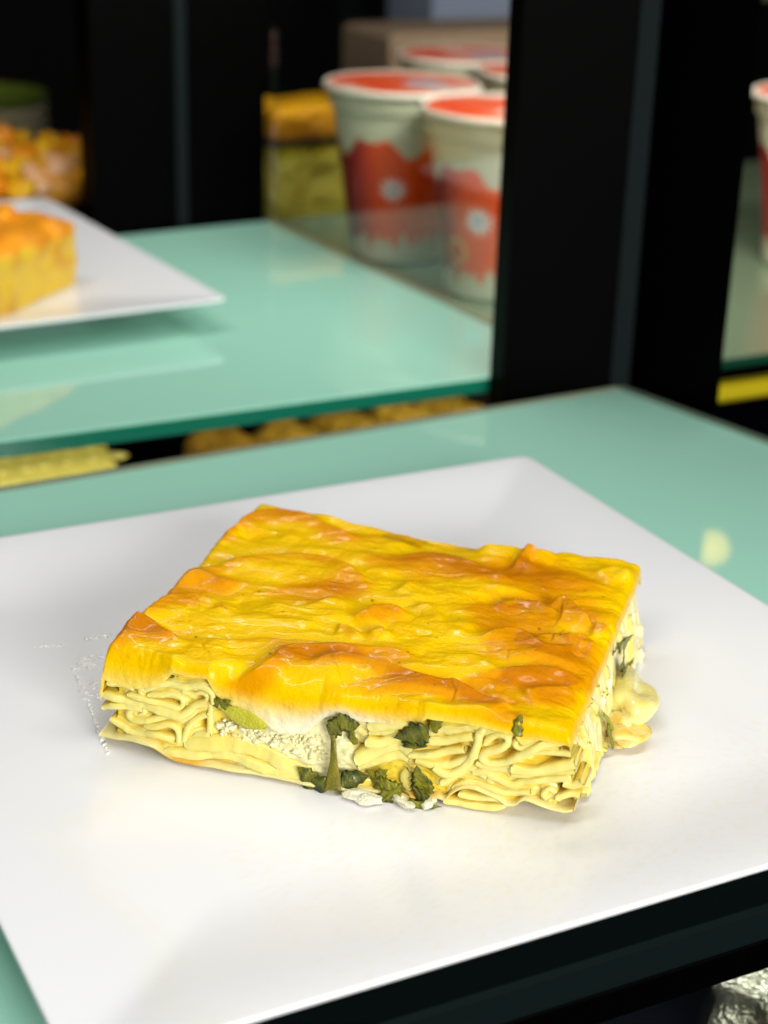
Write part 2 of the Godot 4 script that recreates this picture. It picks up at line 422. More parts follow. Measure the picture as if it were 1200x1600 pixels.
# ---------------------------------------------------------------- the slice
func table_of(x: float, xs: Array, ys: Array) -> float:
	if x <= xs[0]:
		return ys[0]
	for k in xs.size() - 1:
		if x < xs[k + 1]:
			return lerpf(ys[k], ys[k + 1], (x - xs[k]) / (xs[k + 1] - xs[k]))
	return ys[ys.size() - 1]


func front_z(s: float, y: float) -> float:
	var b := table_of(s, [-62.0, -45.0, -8.0, 8.0, 28.0, 45.0, 64.0], [1.0, 4.5, 4.0, 3.5, 1.0, 0.0, -3.0])
	return 54.0 + b * clampf(1.0 - y / 14.0, 0.0, 1.2)


func side_x(_z: float, y: float) -> float:
	return 59.0 + 4.0 * clampf(1.0 - y / 20.0, 0.0, 1.2)


func on_face(face: int, s: float, y: float, off: float) -> Vector3:
	if face == 0:
		return Vector3(s, y, front_z(s, y) + off - 0.16 * pow(maxf(y - 19.5, 0.0), 1.5))
	return Vector3(side_x(s, y) + off - 0.16 * pow(maxf(y - 20.5, 0.0), 1.5), y, s)


func base_height(u: float, z: float) -> float:
	var fu := clampf((u + 60.0) / 120.0, 0.0, 1.0)
	var fz := clampf((z + 52.0) / 106.0, 0.0, 1.0)
	var h := lerpf(lerpf(25.0, 25.0, fu), lerpf(26.2, 25.0, fu), fz)
	h += 1.6 * sin(fu * PI) * sin(fz * PI)
	h -= 3.0 * exp(-pow((u - 6.0) / 20.0, 2.0)) * exp(-pow((z + 52.0) / 14.0, 2.0))
	return h


func make_crust(root: Node3D) -> void:
	# folds as segments
	var polys: Array[PackedVector2Array] = []
	var boxes: Array[Rect2] = []
	for f in FOLDS:
		var pl := spline(f[0], 3.0)
		polys.append(pl)
		var r := Rect2(pl[0], Vector2.ZERO)
		for p in pl:
			r = r.expand(p)
		boxes.append(r.grow(2.6 * maxf(f[2], f[3])))
	var nu := 400
	var nv := 330
	var skirt := 46
	var lip := 3
	var rad := 2.8
	var arc := rad * PI / 2.0
	var x_lim := 59.5
	var left_ext := 12.0
	var right_ext := 3.2
	var back_ext := 6.0
	var pv := PackedVector3Array()
	var pc := PackedColorArray()
	var pi := PackedInt32Array()
	var rows := nv + skirt + lip
	pv.resize(rows * nu)
	pc.resize(rows * nu)
	var u0 := -x_lim - left_ext
	var u1 := x_lim + right_ext
	var edge_x := []
	var edge_y := []
	for k in range(0, CRUST_EDGE.size(), 2):
		edge_x.append(CRUST_EDGE[k])
		edge_y.append(CRUST_EDGE[k + 1])
	for i in nu:
		var ue := lerpf(u0, u1, float(i) / (nu - 1))
		# sideways bend
		var dx := 0.0
		var x := ue
		var lim := x_lim - rad
		if absf(ue) > lim:
			var e := absf(ue) - lim
			var a := minf(e / rad, PI / 2.0)
			x = signf(ue) * (lim + rad * sin(a) + maxf(e - arc, 0.0) * 0.12)
			dx = rad * (1.0 - cos(a)) + maxf(e - arc, 0.0)
		var ytarget := table_of(x, edge_x, edge_y) + 0.5 * noise_a.get_noise_2d(x * 9.0, 3.0)
		var rf := clampf((base_height(x, 52.0) - ytarget) * 0.8, 3.0, 7.5)
		var arc_f := rf * PI / 2.0
		var zlim_f := 54.4 - rf
		var zb := -51.5 + 1.2 * noise_a.get_noise_2d(x * 2.2, 70.0) + 1.5 * exp(-pow((x - 2.0) / 16.0, 2.0)) - 3.0 * exp(-pow((x + 60.0) / 13.0, 2.0))
		var zlim_b := zb + rad
		for j in rows:
			var z := 0.0
			var dz := 0.0
			var frac := 0.0
			var ze := 0.0
			var inner := 0.0
			if j < nv:
				ze = lerpf(zb - back_ext, zlim_f, float(j) / (nv - 1))
				z = ze
				if ze < zlim_b:
					var e := zlim_b - ze
					var a := minf(e / rad, PI / 2.0)
					z = zlim_b - rad * sin(a)
					dz = rad * (1.0 - cos(a)) + maxf(e - arc, 0.0)
			else:
				var top := base_height(x, 52.0)
				var total := arc_f + maxf(top - rf - ytarget, 0.2)
				frac = minf(float(j - nv + 1) / skirt, 1.0)
				var e := total * frac
				ze = zlim_f + e
				var a := minf(e / rf, PI / 2.0)
				z = zlim_f + rf * sin(a)
				dz = rf * (1.0 - cos(a)) + maxf(e - arc_f, 0.0)
				if j >= nv + skirt:
					inner = float(j - nv - skirt + 1)
			var drop := maxf(dx, dz)
			if dx > 0.0 and dz > 0.0:
				drop = maxf(drop, sqrt(dx * dx + dz * dz) * 0.94)
			# folds are laid out on the flat sheet
			var q := Vector2(clampf(ue, -x_lim - 6.0, x_lim + 4.0), ze)
			var h := 0.0
			var brown := 0.0
			for k in polys.size():
				if not boxes[k].has_point(q):
					continue
				var f = FOLDS[k]
				var pl := polys[k]
				var best := 1e9
				var bt := 0.0
				var sgn := 1.0
				for m in pl.size() - 1:
					var ab := pl[m + 1] - pl[m]
					var t := clampf((q - pl[m]).dot(ab) / maxf(ab.length_squared(), 1e-6), 0.0, 1.0)
					var w := q - pl[m] - ab * t
					var d2 := w.length_squared()
					if d2 < best:
						best = d2
						bt = (m + t) / (pl.size() - 1)
						sgn = signf(w.y) if w.y != 0.0 else 1.0
				var d := sqrt(best)
				var taper := smoothstep(0.0, 0.22, bt) * smoothstep(0.0, 0.22, 1.0 - bt)
				if pl[0].x < -47.0:
					taper = smoothstep(0.0, 0.3, 1.0 - bt)
				var wd: float = f[2] * 1.25 if sgn > 0.0 else f[3]
				h += 1.1 * f[1] * taper * exp(-pow(d / wd, 1.35))
				if sgn < 0.0:
					h -= 0.45 * f[1] * taper * exp(-pow((d - 2.2 * f[3]) / (1.4 * f[3]), 2.0))
				brown += 1.05 * f[4] * taper * exp(-pow(maxf(d - (0.8 if sgn > 0.0 else 0.0), 0.0) / (wd * 0.62), 2.0))
			var fade := smoothstep(0.0, 8.0, drop)
			var wu := q.x + 5.0 * noise_a.get_noise_2d(q.x * 1.4, q.y * 1.4 + 40.0)
			var wz := q.y + 0.18 * q.x + 4.5 * noise_a.get_noise_2d(q.x * 1.3 + 90.0, q.y * 1.8)
			var r1 := 1.0 - absf(noise_b.get_noise_2d(wu * 1.2, wz * 4.2)) * 2.6
			var r2 := 1.0 - absf(noise_b.get_noise_2d(wu * 2.6 + 300.0, wz * 8.0)) * 2.4
			var r3 := noise_b.get_noise_2d(wu * 26.0, wz * 40.0)
			var low := noise_a.get_noise_2d(q.x * 1.6 + 17.0, q.y * 2.6)
			h += 0.17 * maxf(r1, -0.4) * absf(maxf(r1, -0.4)) + 0.055 * maxf(r2, -0.6) + 0.025 * r3 + 1.4 * low
			h *= 1.0 - 0.55 * fade
			var top_h := base_height(x, minf(z, 54.0))
			var y := top_h - drop + h * (1.0 - 0.75 * fade)
			var pos := Vector3(x, y, z)
			if frac > 0.0 and drop > rf * 0.55:
				var blend := smoothstep(rf * 0.55, rf * 1.2, drop)
				var zz := front_z(x, y) + 0.6 + 0.6 * noise_a.get_noise_2d(x * 5.0, y * 5.0 + 11.0) + 0.35 * h
				pos.z = lerpf(z, zz, blend)
			if fade > 0.0:
				pos.x += signf(x) * 0.3 * h * smoothstep(0.5, 3.0, dx)
			if inner > 0.0:
				pos.z -= [0.0, 0.25, 0.5, 0.9][int(inner)]
				pos.y += [0.0, -0.10, 0.1, 0.9][int(inner)]
			pv[j * nu + i] = pos * 0.001
			# baked colour
			for g in BROWN:
				var ex: float = q.x - g[0]
				var ez: float = q.y - g[1]
				var a1: float = g[2] * ex + g[3] * ez
				var a2: float = g[4] * ex + g[5] * ez
				var s2 := a1 * a1 + a2 * a2
				if s2 < 5.0:
					brown += 1.05 * g[6] * exp(-s2)
			brown += 0.08 * (r1 - 0.3) + 0.04 * r2 + 0.22 * noise_a.get_noise_2d(wu * 2.2 + 55.0, wz * 4.0) - 0.05
			brown += 0.05 * r3
			brown *= 1.0 - 0.75 * smoothstep(2.5, 9.0, drop)
			brown = clampf(brown, 0.0, 1.35)
			var yellow := Color(0.76, 0.44, 0.002)
			var amber := Color(0.66, 0.275, 0.002)
			var deep := Color(0.50, 0.165, 0.001)
			var col := yellow.lerp(Color(0.78, 0.50, 0.004), clampf(0.5 + noise_a.get_noise_2d(q.x * 4.0, q.y * 8.0 + 5.0), 0.0, 1.0))
			if brown < 0.7:
				col = col.lerp(amber, smoothstep(0.05, 0.7, brown))
			else:
				col = amber.lerp(deep, smoothstep(0.7, 1.35, brown))
			if frac > 0.0:
				var pale := smoothstep(0.45, 1.0, frac) * smoothstep(rf * 0.5, rf * 1.3, drop)
				var mid := smoothstep(-30.0, -12.0, x) * (1.0 - smoothstep(8.0, 24.0, x))
				pale = maxf(pale * 0.72, pale * mid * 1.0)
				if inner > 0.0:
					pale = maxf(pale, 0.6)
				col = col.lerp(Color(0.82, 0.67, 0.16).lerp(Color(0.80, 0.755, 0.54), mid), clampf(pale, 0.0, 0.95))
			if x > 55.0:
				col = col.lerp(Color(0.82, 0.66, 0.14), 0.5 * smoothstep(1.5, 5.0, dx))
			pc[j * nu + i] = col
	for j in rows - 1:
		for i in nu - 1:
			var a := j * nu + i
			for q in [a, a + 1, a + nu + 1, a, a + nu + 1, a + nu]:
				pi.append(q)
	# dark specks baked into the top
	for k in 46:
		var at := Vector2(rng.randf_range(-52.0, 56.0), rng.randf_range(-46.0, 48.0))
		var sz := rng.randf_range(0.22, 0.42)
		var ci := int((at.x - u0) / (u1 - u0) * (nu - 1))
		var cj := int((at.y + 51.5 + back_ext) / (51.0 + 51.5 + back_ext) * (nv - 1))
		for dj in range(-3, 4):
			for di in range(-3, 4):
				var id := (cj + dj) * nu + ci + di
				if cj + dj < 0 or cj + dj >= nv or ci + di < 0 or ci + di >= nu:
					continue
				var w := Vector2(di * 0.36, dj * 0.33).length()
				pc[id] = pc[id].lerp(Color(0.10, 0.045, 0.006), 0.85 * (1.0 - smoothstep(sz * 0.6, sz * 1.5, w)))
	var mb := MB.new()
	mb.smooth(pv, pc, pi)
	var crust := part("crust", mb, M.crust, root)
	# loose flakes of the top sheet, standing a little proud of it
	for f in [[-10.0, -44.5, 12.5, 7.0, 0.08, 0.25], [36.0, -8.0, 15.0, 9.0, -0.15, 0.75], [44.0, 6.0, 11.0, 6.0, -0.5, 0.8]]:
		var fb := MB.new()
		var fv := PackedVector3Array()
		var fc := PackedColorArray()
		var fi := PackedInt32Array()
		var n := 22
		for side in 2:
			for b in n:
				for a in n:
					var p := Vector2((float(a) / (n - 1) - 0.5) * f[2], (float(b) / (n - 1) - 0.5) * f[3])
					var rag := 1.0 + 0.22 * noise_b.get_noise_2d(p.x * 22.0 + f[0] * 9.0, p.y * 22.0)
					p = (p * rag).rotated(f[4])
					var ux: float = f[0] + p.x
					var zz: float = f[1] + p.y
					var lift := 0.22 + 0.25 * noise_a.get_noise_2d(ux * 6.0, zz * 6.0)
					var gi := clampi(int(roundf((ux - u0) / (u1 - u0) * (nu - 1))), 0, nu - 1)
					var gj := clampi(int(roundf((zz + 51.5 + back_ext) / (51.0 + 51.5 + back_ext) * (nv - 1))), 0, nv - 1)
					var under := pv[gj * nu + gi]
					fv.append(Vector3(ux * 0.001, under.y + 0.001 * (lift - 0.3 * side - 0.15), zz * 0.001))
					var cc: Color = Color(0.72, 0.38, 0.003).lerp(Color(0.52, 0.19, 0.002), clampf(f[5] + 0.5 * noise_a.get_noise_2d(ux * 7.0, zz * 9.0), 0.0, 1.0))
					fc.append(cc)
		for b in n - 1:
			for a in n - 1:
				var k := b * n + a
				for q in [k, k + 1, k + n + 1, k, k + n + 1, k + n]:
					fi.append(q)
				k += n * n
				for q in [k, k + n + 1, k + 1, k, k + n, k + n + 1]:
					fi.append(q)
		fb.smooth(fv, fc, fi)
		part("crust_flake", fb, M.crust, crust)


func sheet(face: int, flat: Array, half: float, off: float, seed_: float, depth := 14.0, warm := 0.0) -> MB:
	# one folded sheet of pastry: its cut edge follows the traced line, the sheet runs back into the slice
	var pts := spline(flat, 0.55)
	var cnt := pts.size()
	var prof := [[1.5, -depth], [1.35, -1.3], [1.06, -0.42], [0.72, -0.10], [0.0, 0.0], [-0.72, -0.10], [-1.06, -0.42], [-1.35, -1.3], [-1.5, -depth]]
	var pv := PackedVector3Array()
	var pc := PackedColorArray()
	var pi := PackedInt32Array()
	var w := prof.size()
	for k in cnt:
		var d := (pts[mini(k + 1, cnt - 1)] - pts[maxi(k - 1, 0)]).normalized()
		var nrm := Vector2(-d.y, d.x)
		var along := float(k) / (cnt - 1)
		var tip := smoothstep(0.0, 0.05, along + 0.01) * smoothstep(0.0, 0.05, 1.01 - along)
		var t := half * (0.45 + 0.55 * tip) * (1.0 + 0.22 * noise_a.get_noise_2d(k * 2.6, seed_ * 37.0))
		var o := off + 0.9 * noise_a.get_noise_2d(k * 1.7 + 9.0, seed_ * 51.0) + 0.10 * noise_b.get_noise_2d(k * 14.0, seed_ * 13.0)
		for m in w:
			var lat: float = prof[m][0] * t
			var back: float = prof[m][1]
			var sag := 0.05 * back * noise_a.get_noise_2d(k * 2.0 + seed_ * 20.0, back * 3.0)
			var q := pts[k] + nrm * (lat + sag)
			q.y -= maxf(q.y - 17.0, 0.0) * 0.7 * smoothstep(1.0, 6.0, -back)
			q.y = maxf(q.y, 0.15)
			pv.append(on_face(face, q.x, q.y, o + back) * 0.001)
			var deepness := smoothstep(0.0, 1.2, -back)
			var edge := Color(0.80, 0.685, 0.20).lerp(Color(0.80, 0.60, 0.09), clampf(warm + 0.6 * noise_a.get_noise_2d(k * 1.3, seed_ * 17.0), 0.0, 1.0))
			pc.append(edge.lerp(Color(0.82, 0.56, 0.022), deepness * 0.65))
	for k in cnt - 1:
		for m in w:
			var a := k * w + m
			var b := k * w + (m + 1) % w
			for q in [a, b, b + w, a, b + w, a + w]:
				pi.append(q)
	for e in [0, cnt - 1]:
		for m in range(1, w - 1):
			var tri := [e * w, e * w + m, e * w + m + 1]
			if e == 0:
				tri.reverse()
			tri.reverse()
			for q in tri:
				pi.append(q)
	var mb := MB.new()
	mb.smooth(pv, pc, pi, true)
	return mb


func leaf(mb: MB, a: Vector3, b: Vector3, out: Vector3, width: float, lobes: int, dark: float, seed_: float) -> void:
	# wilted herb leaf: lobed blade with a midrib, lying on the cut face
	var cnt := 30
	var axis := (b - a)
	var lat := axis.cross(out).normalized()
	var cross := [[-1.0, 0.0], [-0.5, 0.09], [0.0, 0.02], [0.5, 0.09], [1.0, 0.0], [0.5, -0.02], [0.0, -0.08], [-0.5, -0.02]]
	var pv := PackedVector3Array()
	var pc := PackedColorArray()
	var pi := PackedInt32Array()
	var w := cross.size()
	for k in cnt:
		var t := float(k) / (cnt - 1)
		var env := sin(PI * pow(t, 0.62)) * 0.5 + 0.02
		var lob := 0.66 + 0.34 * sqrt(absf(sin(PI * lobes * t)))
		var bend := out * (0.5 * sin(PI * t + seed_) + 0.25 * noise_a.get_noise_2d(k * 4.0, seed_ * 30.0))
		var c := a + axis * t + bend + lat * 0.7 * sin(t * 3.0 + seed_ * 2.0)
		for m in w:
			var asym := 1.0 + 0.22 * noise_a.get_noise_2d(k * 7.0, seed_ * 11.0 + (40.0 if cross[m][0] > 0.0 else 0.0))
			var x: float = cross[m][0] * env * lob * width * 1.15 * asym
			var curl := 0.10 * x * x * sin(seed_ * 5.0 + t * 2.0)
			pv.append((c + lat * x + out * (cross[m][1] * 1.6 + curl + 0.2 * noise_b.get_noise_2d(k * 7.0, x * 9.0))) * 0.001)
			var g := Color(0.215, 0.205, 0.005).lerp(Color(0.040, 0.055, 0.006), clampf(dark - 0.3 + 0.8 * noise_a.get_noise_2d(k * 6.0 + seed_ * 9.0, x * 9.0), 0.0, 1.0))
			pc.append(g.lerp(Color(0.20, 0.19, 0.015), 0.4 if m == 2 else 0.0))
	for k in cnt - 1:
		for m in w:
			var p := k * w + m
			var q := k * w + (m + 1) % w
			for r in [p, q, q + w, p, q + w, p + w]:
				pi.append(r)
	mb.smooth(pv, pc, pi, true)


func strap(face: int, flat: Array, widths: Array, thick: float, off: float, col: Color, col2: Color) -> MB:
	# a flattened stalk lying on the cut face
	var pts := spline(flat, 0.6)
	var cnt := pts.size()
	var pv := PackedVector3Array()
	var pc := PackedColorArray()
	var pi := PackedInt32Array()
	var w := 10
	for k in cnt:
		var t := float(k) / (cnt - 1)
		var d := (pts[mini(k + 1, cnt - 1)] - pts[maxi(k - 1, 0)]).normalized()
		var nrm := Vector2(-d.y, d.x)
		var fi := t * (widths.size() - 1)
		var i0 := mini(int(fi), widths.size() - 2)
		var wd: float = lerpf(widths[i0], widths[i0 + 1], fi - i0) * (1.0 + 0.2 * noise_a.get_noise_2d(k * 5.0, off * 20.0))
		for m in w:
			var ph := TAU * m / w
			var q := pts[k] + nrm * cos(ph) * wd
			q.y = maxf(q.y, 0.2)
			pv.append(on_face(face, q.x, q.y, off + thick * sin(ph) * (1.0 - 0.3 * absf(cos(ph))) + 0.4 * noise_a.get_noise_2d(k * 3.0, 5.0)) * 0.001)
			pc.append(col.lerp(col2, clampf(0.5 + 0.9 * noise_a.get_noise_2d(k * 3.0 + 40.0, m * 8.0), 0.0, 1.0)))
	for k in cnt - 1:
		for m in w:
			var a := k * w + m
			var b := k * w + (m + 1) % w
			for q in [a, b, b + w, a, b + w, a + w]:
				pi.append(q)
	for e in [0, cnt - 1]:
		for m in range(1, w - 1):
			pi.append(e * w); pi.append(e * w + m + (0 if e == 0 else 1)); pi.append(e * w + m + (1 if e == 0 else 0))
	var mb := MB.new()
	mb.smooth(pv, pc, pi, true)
	return mb


func make_filling(root: Node3D) -> void:
	var base_x := []
	var base_y := []
	var edge_x := []
	var edge_y := []
	for k in range(0, CRUST_EDGE.size(), 2):
		edge_x.append(CRUST_EDGE[k])
		edge_y.append(CRUST_EDGE[k + 1])
	for k in range(0, BASE_EDGE.size(), 2):
		base_x.append(BASE_EDGE[k])
		base_y.append(BASE_EDGE[k + 1])
	var lines := []
	for s in FRONT_SHEETS:
		var pl := spline(s[0], 1.2)
		var r := Rect2(pl[0], Vector2.ZERO)
		for p in pl:
			r = r.expand(p)
		lines.append([r.grow(3.0), pl])
	# the body behind the cut faces
	var mb := MB.new()
	var n := 170
	for face in 4:
		var pv := PackedVector3Array()
		var pc := PackedColorArray()
		var pi := PackedInt32Array()
		for b in n:
			for a in n:
				var fa := float(a) / (n - 1)
				var fb := float(b) / (n - 1)
				var y := lerpf(23.0, 0.6, fb)
				var p := Vector3.ZERO
				var col := Color(0.80, 0.60, 0.07)
				if face == 0:
					var s := lerpf(-56.5, 57.0, fa)
					y = lerpf(minf(22.5, table_of(s, edge_x, edge_y) + 3.2), table_of(s, base_x, base_y) + 0.9, fb)
					var cheese := smoothstep(-27.0, -21.0, s) * (1.0 - smoothstep(4.0, 12.0, s))
					var near := 1e9
					for pl in lines:
						if not pl[0].has_point(Vector2(s, y)):
							continue
						for m in pl[1].size() - 1:
							near = minf(near, Geometry2D.get_closest_point_to_segment(Vector2(s, y), pl[1][m], pl[1][m + 1]).distance_to(Vector2(s, y)))
					var gap := smoothstep(0.7, 2.0, near)
					var inset := lerpf(0.40 + 0.55 * gap + 0.16 * sin(minf(near, 9.0) * 4.6), 0.45, cheese)
					inset += 0.5 * noise_a.get_noise_2d(s * 4.0, y * 7.0) + (0.3 + 0.35 * cheese) * noise_b.get_noise_2d(s * 15.0, y * 18.0)
					for hole in HOLES:
						inset += 2.4 * exp(-pow((s - hole[0]) / hole[2], 2.0) - pow((y - hole[1]) / hole[3], 2.0))
					p = Vector3(s, y, front_z(s, y) - inset)
					col = Color(0.81, 0.66, 0.17).lerp(Color(0.84, 0.60, 0.045), gap * 0.95 + 0.12 * sin(minf(near, 9.0) * 4.6)).lerp(Color(0.84, 0.77, 0.40), cheese)
				elif face == 1:
					var z := lerpf(54.0, -48.0, fa)
					var inset := 0.6 + 1.3 * noise_a.get_noise_2d(z * 5.0, y * 1.4) + 0.35 * noise_b.get_noise_2d(z * 14.0, y * 6.0)
					inset += 1.2 * smoothstep(44.0, 52.0, z)
					y = maxf(y, 3.5 * smoothstep(34.0, 50.0, z))
					z -= 7.0 * clampf(1.0 - y / 14.0, 0.0, 1.0) * smoothstep(30.0, 54.0, z)
					p = Vector3(side_x(z, y) - inset, y, z)
					col = Color(0.80, 0.73, 0.38).lerp(Color(0.80, 0.62, 0.09), clampf(0.2 + 1.1 * noise_a.get_noise_2d(z * 5.0 + 30.0, y * 2.0), 0.0, 1.0))
				elif face == 2:
					p = Vector3(lerpf(57.0, -56.5, fa), y, -48.0 + 1.5 * noise_a.get_noise_2d(fa * 300.0, y * 5.0))
				else:
					p = Vector3(-56.5 + 1.5 * noise_a.get_noise_2d(fa * 300.0, y * 5.0), y, lerpf(-48.0, 51.0, fa))
				pv.append(p * 0.001)
				pc.append(col)
		for b in n - 1:
			for a in n - 1:
				var k := b * n + a
				for q in [k, k + 1, k + n + 1, k, k + n + 1, k + n]:
					pi.append(q)
		mb.smooth(pv, pc, pi)
	part("filling", mb, M.dough, root)
	# bottom crust with a browned, lifted edge
	var bb := MB.new()
	var pts := spline(BASE_EDGE, 0.5)
	var bv := PackedVector3Array()
	var bc := PackedColorArray()
	var bi := PackedInt32Array()
	var rows := [[0.0, -14.0], [0.9, -14.0], [0.95, -2.0], [0.7, -0.4], [0.35, 0.0], [0.0, -0.15], [-0.45, -0.5], [-0.6, -2.0], [-0.6, -14.0]]
	for k in pts.size():
		var b := 1.6 * noise_a.get_noise_2d(k * 1.1, 77.0)
		for r in rows:
			var s := pts[k].x
			var y := maxf(pts[k].y + 0.55 + r[0] * 0.9, 0.12)
			if r[1] < -10.0:
				y = maxf(y, 0.6 + r[0])
			bv.append(on_face(0, s, y, 1.3 + r[1] + 0.5 * b) * 0.001)
			var toast := exp(-pow((s + 37.0) / 6.5, 2.0)) + 0.8 * exp(-pow((s - 24.0) / 7.0, 2.0)) + 0.3 * noise_a.get_noise_2d(k * 3.0, 9.0)
			var col := Color(0.80, 0.69, 0.27).lerp(Color(0.72, 0.34, 0.015), clampf(toast, 0.0, 0.9))
			bc.append(col.lerp(Color(0.76, 0.56, 0.08), 0.5 if r[0] < -0.1 else 0.0))
	var w := rows.size()
	for k in pts.size() - 1:
		for m in w:
			var a := k * w + m
			var b := k * w + (m + 1) % w
			for q in [a, b, b + w, a, b + w, a + w]:
				bi.append(q)
	for e in [0, pts.size() - 1]:
		for m in range(1, w - 1):
			bi.append(e * w); bi.append(e * w + m + (0 if e == 0 else 1)); bi.append(e * w + m + (1 if e == 0 else 0))
	bb.smooth(bv, bc, bi, true)
	var base := part("bottom_crust", bb, M.dough, root)
	base.set_meta("label", "pale bottom crust with browned spots along its wavy edge")
	# rest of the underside
	var ub := MB.new()
	box(ub, Vector3(-0.055, 0.0004, -0.047), Vector3(0.0585, 0.0022, 0.044), 0.0006, Color(0.72, 0.42, 0.05))
	part("underside_crust", ub, M.dough, root)
	# folded sheets on the two cut faces
	var sd := 0.0
	for s in FRONT_SHEETS:
		sd += 1.0
		var warm := 0.15 if s[1] > 1.2 else 0.05
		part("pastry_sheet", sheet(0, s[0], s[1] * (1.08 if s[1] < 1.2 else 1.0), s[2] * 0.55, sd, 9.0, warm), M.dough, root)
	for s in SIDE_SHEETS:
		sd += 1.0
		part("pastry_sheet", sheet(1, s[0], s[1] * 1.25, s[2] * 0.35, sd, 7.0, 0.0), M.dough, root)
	# crumbled white cheese in the middle of the front face
	var zone := PackedVector2Array()
	for k in range(0, CHEESE_ZONE.size(), 2):
		zone.append(Vector2(CHEESE_ZONE[k], CHEESE_ZONE[k + 1]))
	var cb := MB.new()
	var made := 0
	while made < 170:
		var q := Vector2(rng.randf_range(-30.0, 8.0), rng.randf_range(2.0, 20.0))
		if not Geometry2D.is_point_in_polygon(q, zone):
			continue
		made += 1
		var r := rng.randf_range(0.25, 0.5)
		if rng.randf() < 0.12:
			r = rng.randf_range(0.6, 0.95)
		var at := on_face(0, q.x, q.y, rng.randf_range(-0.7, -0.35)) * 0.001
		blob(cb, at, Vector3(r * rng.randf_range(0.9, 1.5), r, r) * 0.001, 0.7, 60.0, 7, 9, Color(0.88, 0.82, 0.50), Color(0.85, 0.77, 0.38), rng.randf() * 6.0)
	part("cheese_filling", cb, M.cheese, root)
	# crumbs of cheese on the right-hand face
	var rb := MB.new()
	for k in 16:
		var z := rng.randf_range(-46.0, 14.0)
		var y := rng.randf_range(1.5, 17.0)
		var r := rng.randf_range(0.5, 1.5)
		blob(rb, on_face(1, z, y, rng.randf_range(-1.6, 0.0)) * 0.001, Vector3(r, r * rng.randf_range(1.0, 2.0), r) * 0.001, 0.7, 60.0, 7, 9, Color(0.86, 0.82, 0.55), Color(0.83, 0.75, 0.36), rng.randf() * 6.0)
	part("cheese_filling", rb, M.cheese, root)
	# lumps sagging out at the foot of the right-hand face
	var lump := MB.new()
	blob(lump, Vector3(0.0655, 0.0052, -0.001), Vector3(0.0062, 0.0050, 0.0125), 0.8, 22.0, 36, 44, Color(0.86, 0.78, 0.34), Color(0.83, 0.70, 0.20), 0.1, 0.0004)
	part("cheese_lump", lump, M.wet, root)
	lump = MB.new()
	blob(lump, Vector3(0.0650, 0.0028, 0.0105), Vector3(0.0058, 0.0030, 0.0078), 0.9, 26.0, 30, 40, Color(0.84, 0.74, 0.34), Color(0.80, 0.52, 0.08), -0.3, 0.0004)
	part("cheese_lump", lump, M.wet, root)
	# curds and a fold of pastry that have slipped out under the front edge
	for f in [[11.0, 60.2, 5.0, 1.3], [19.0, 58.6, 5.2, 1.4], [27.0, 56.5, 3.6, 1.2]]:
		lump = MB.new()
		blob(lump, Vector3(f[0], f[3] * 0.6, f[1] - 1.2) * 0.001, Vector3(f[2] * 0.8, f[3] * 0.9, 2.0) * 0.001, 1.0, 26.0, 22, 34, Color(0.86, 0.83, 0.66), Color(0.82, 0.74, 0.48), 0.3 * f[0], 0.0003)
		part("curd", lump, M.cheese, root)
	part("pastry_sheet", sheet(0, [30.0, 1.2, 34.0, 1.0, 38.5, 0.9, 43.0, 1.5, 44.5, 2.6, 42.5, 3.6, 38.0, 3.2, 33.5, 3.6], 0.8, 0.6, 90.0, 8.0), M.dough, root)
	# herbs
	var li := 0
	for l in LEAVES:
		li += 1
		var lb := MB.new()
		var face := int(l[8])
		var out := Vector3(0, 0.1, 1).normalized() if face == 0 else Vector3(1, 0.1, 0).normalized()
		leaf(lb, on_face(face, l[0], l[1], l[7] - 0.9), on_face(face, l[2], l[3], l[7] - 0.6), out, l[4], int(l[5]), l[6], li * 1.37)
		part("parsley_leaf", lb, M.herb, root)
	part("parsley_stem", strap(0, STEM, [0.6, 0.75, 0.95, 1.7, 2.3], 0.35, 2.3, Color(0.22, 0.19, 0.012), Color(0.09, 0.085, 0.01)), M.herb, root)
	part("parsley_stem", strap(0, GREEN, [0.8, 2.0, 2.4, 0.5], 0.6, 1.0, Color(0.42, 0.40, 0.02), Color(0.52, 0.50, 0.04)), M.herb, root)
	part("parsley_stem", strap(1, STALK_A, [0.5, 0.8, 0.9, 0.6], 0.5, 2.0, Color(0.32, 0.33, 0.02), Color(0.24, 0.25, 0.02)), M.herb, root)
	part("parsley_stem", strap(1, STALK_B, [0.5, 0.8, 0.7], 0.5, 2.2, Color(0.22, 0.24, 0.02), Color(0.10, 0.11, 0.02)), M.herb, root)
	part("parsley_stem", strap(1, STALK_C, [0.7, 1.1, 1.3], 0.5, 2.3, Color(0.36, 0.36, 0.02), Color(0.28, 0.28, 0.02)), M.herb, root)


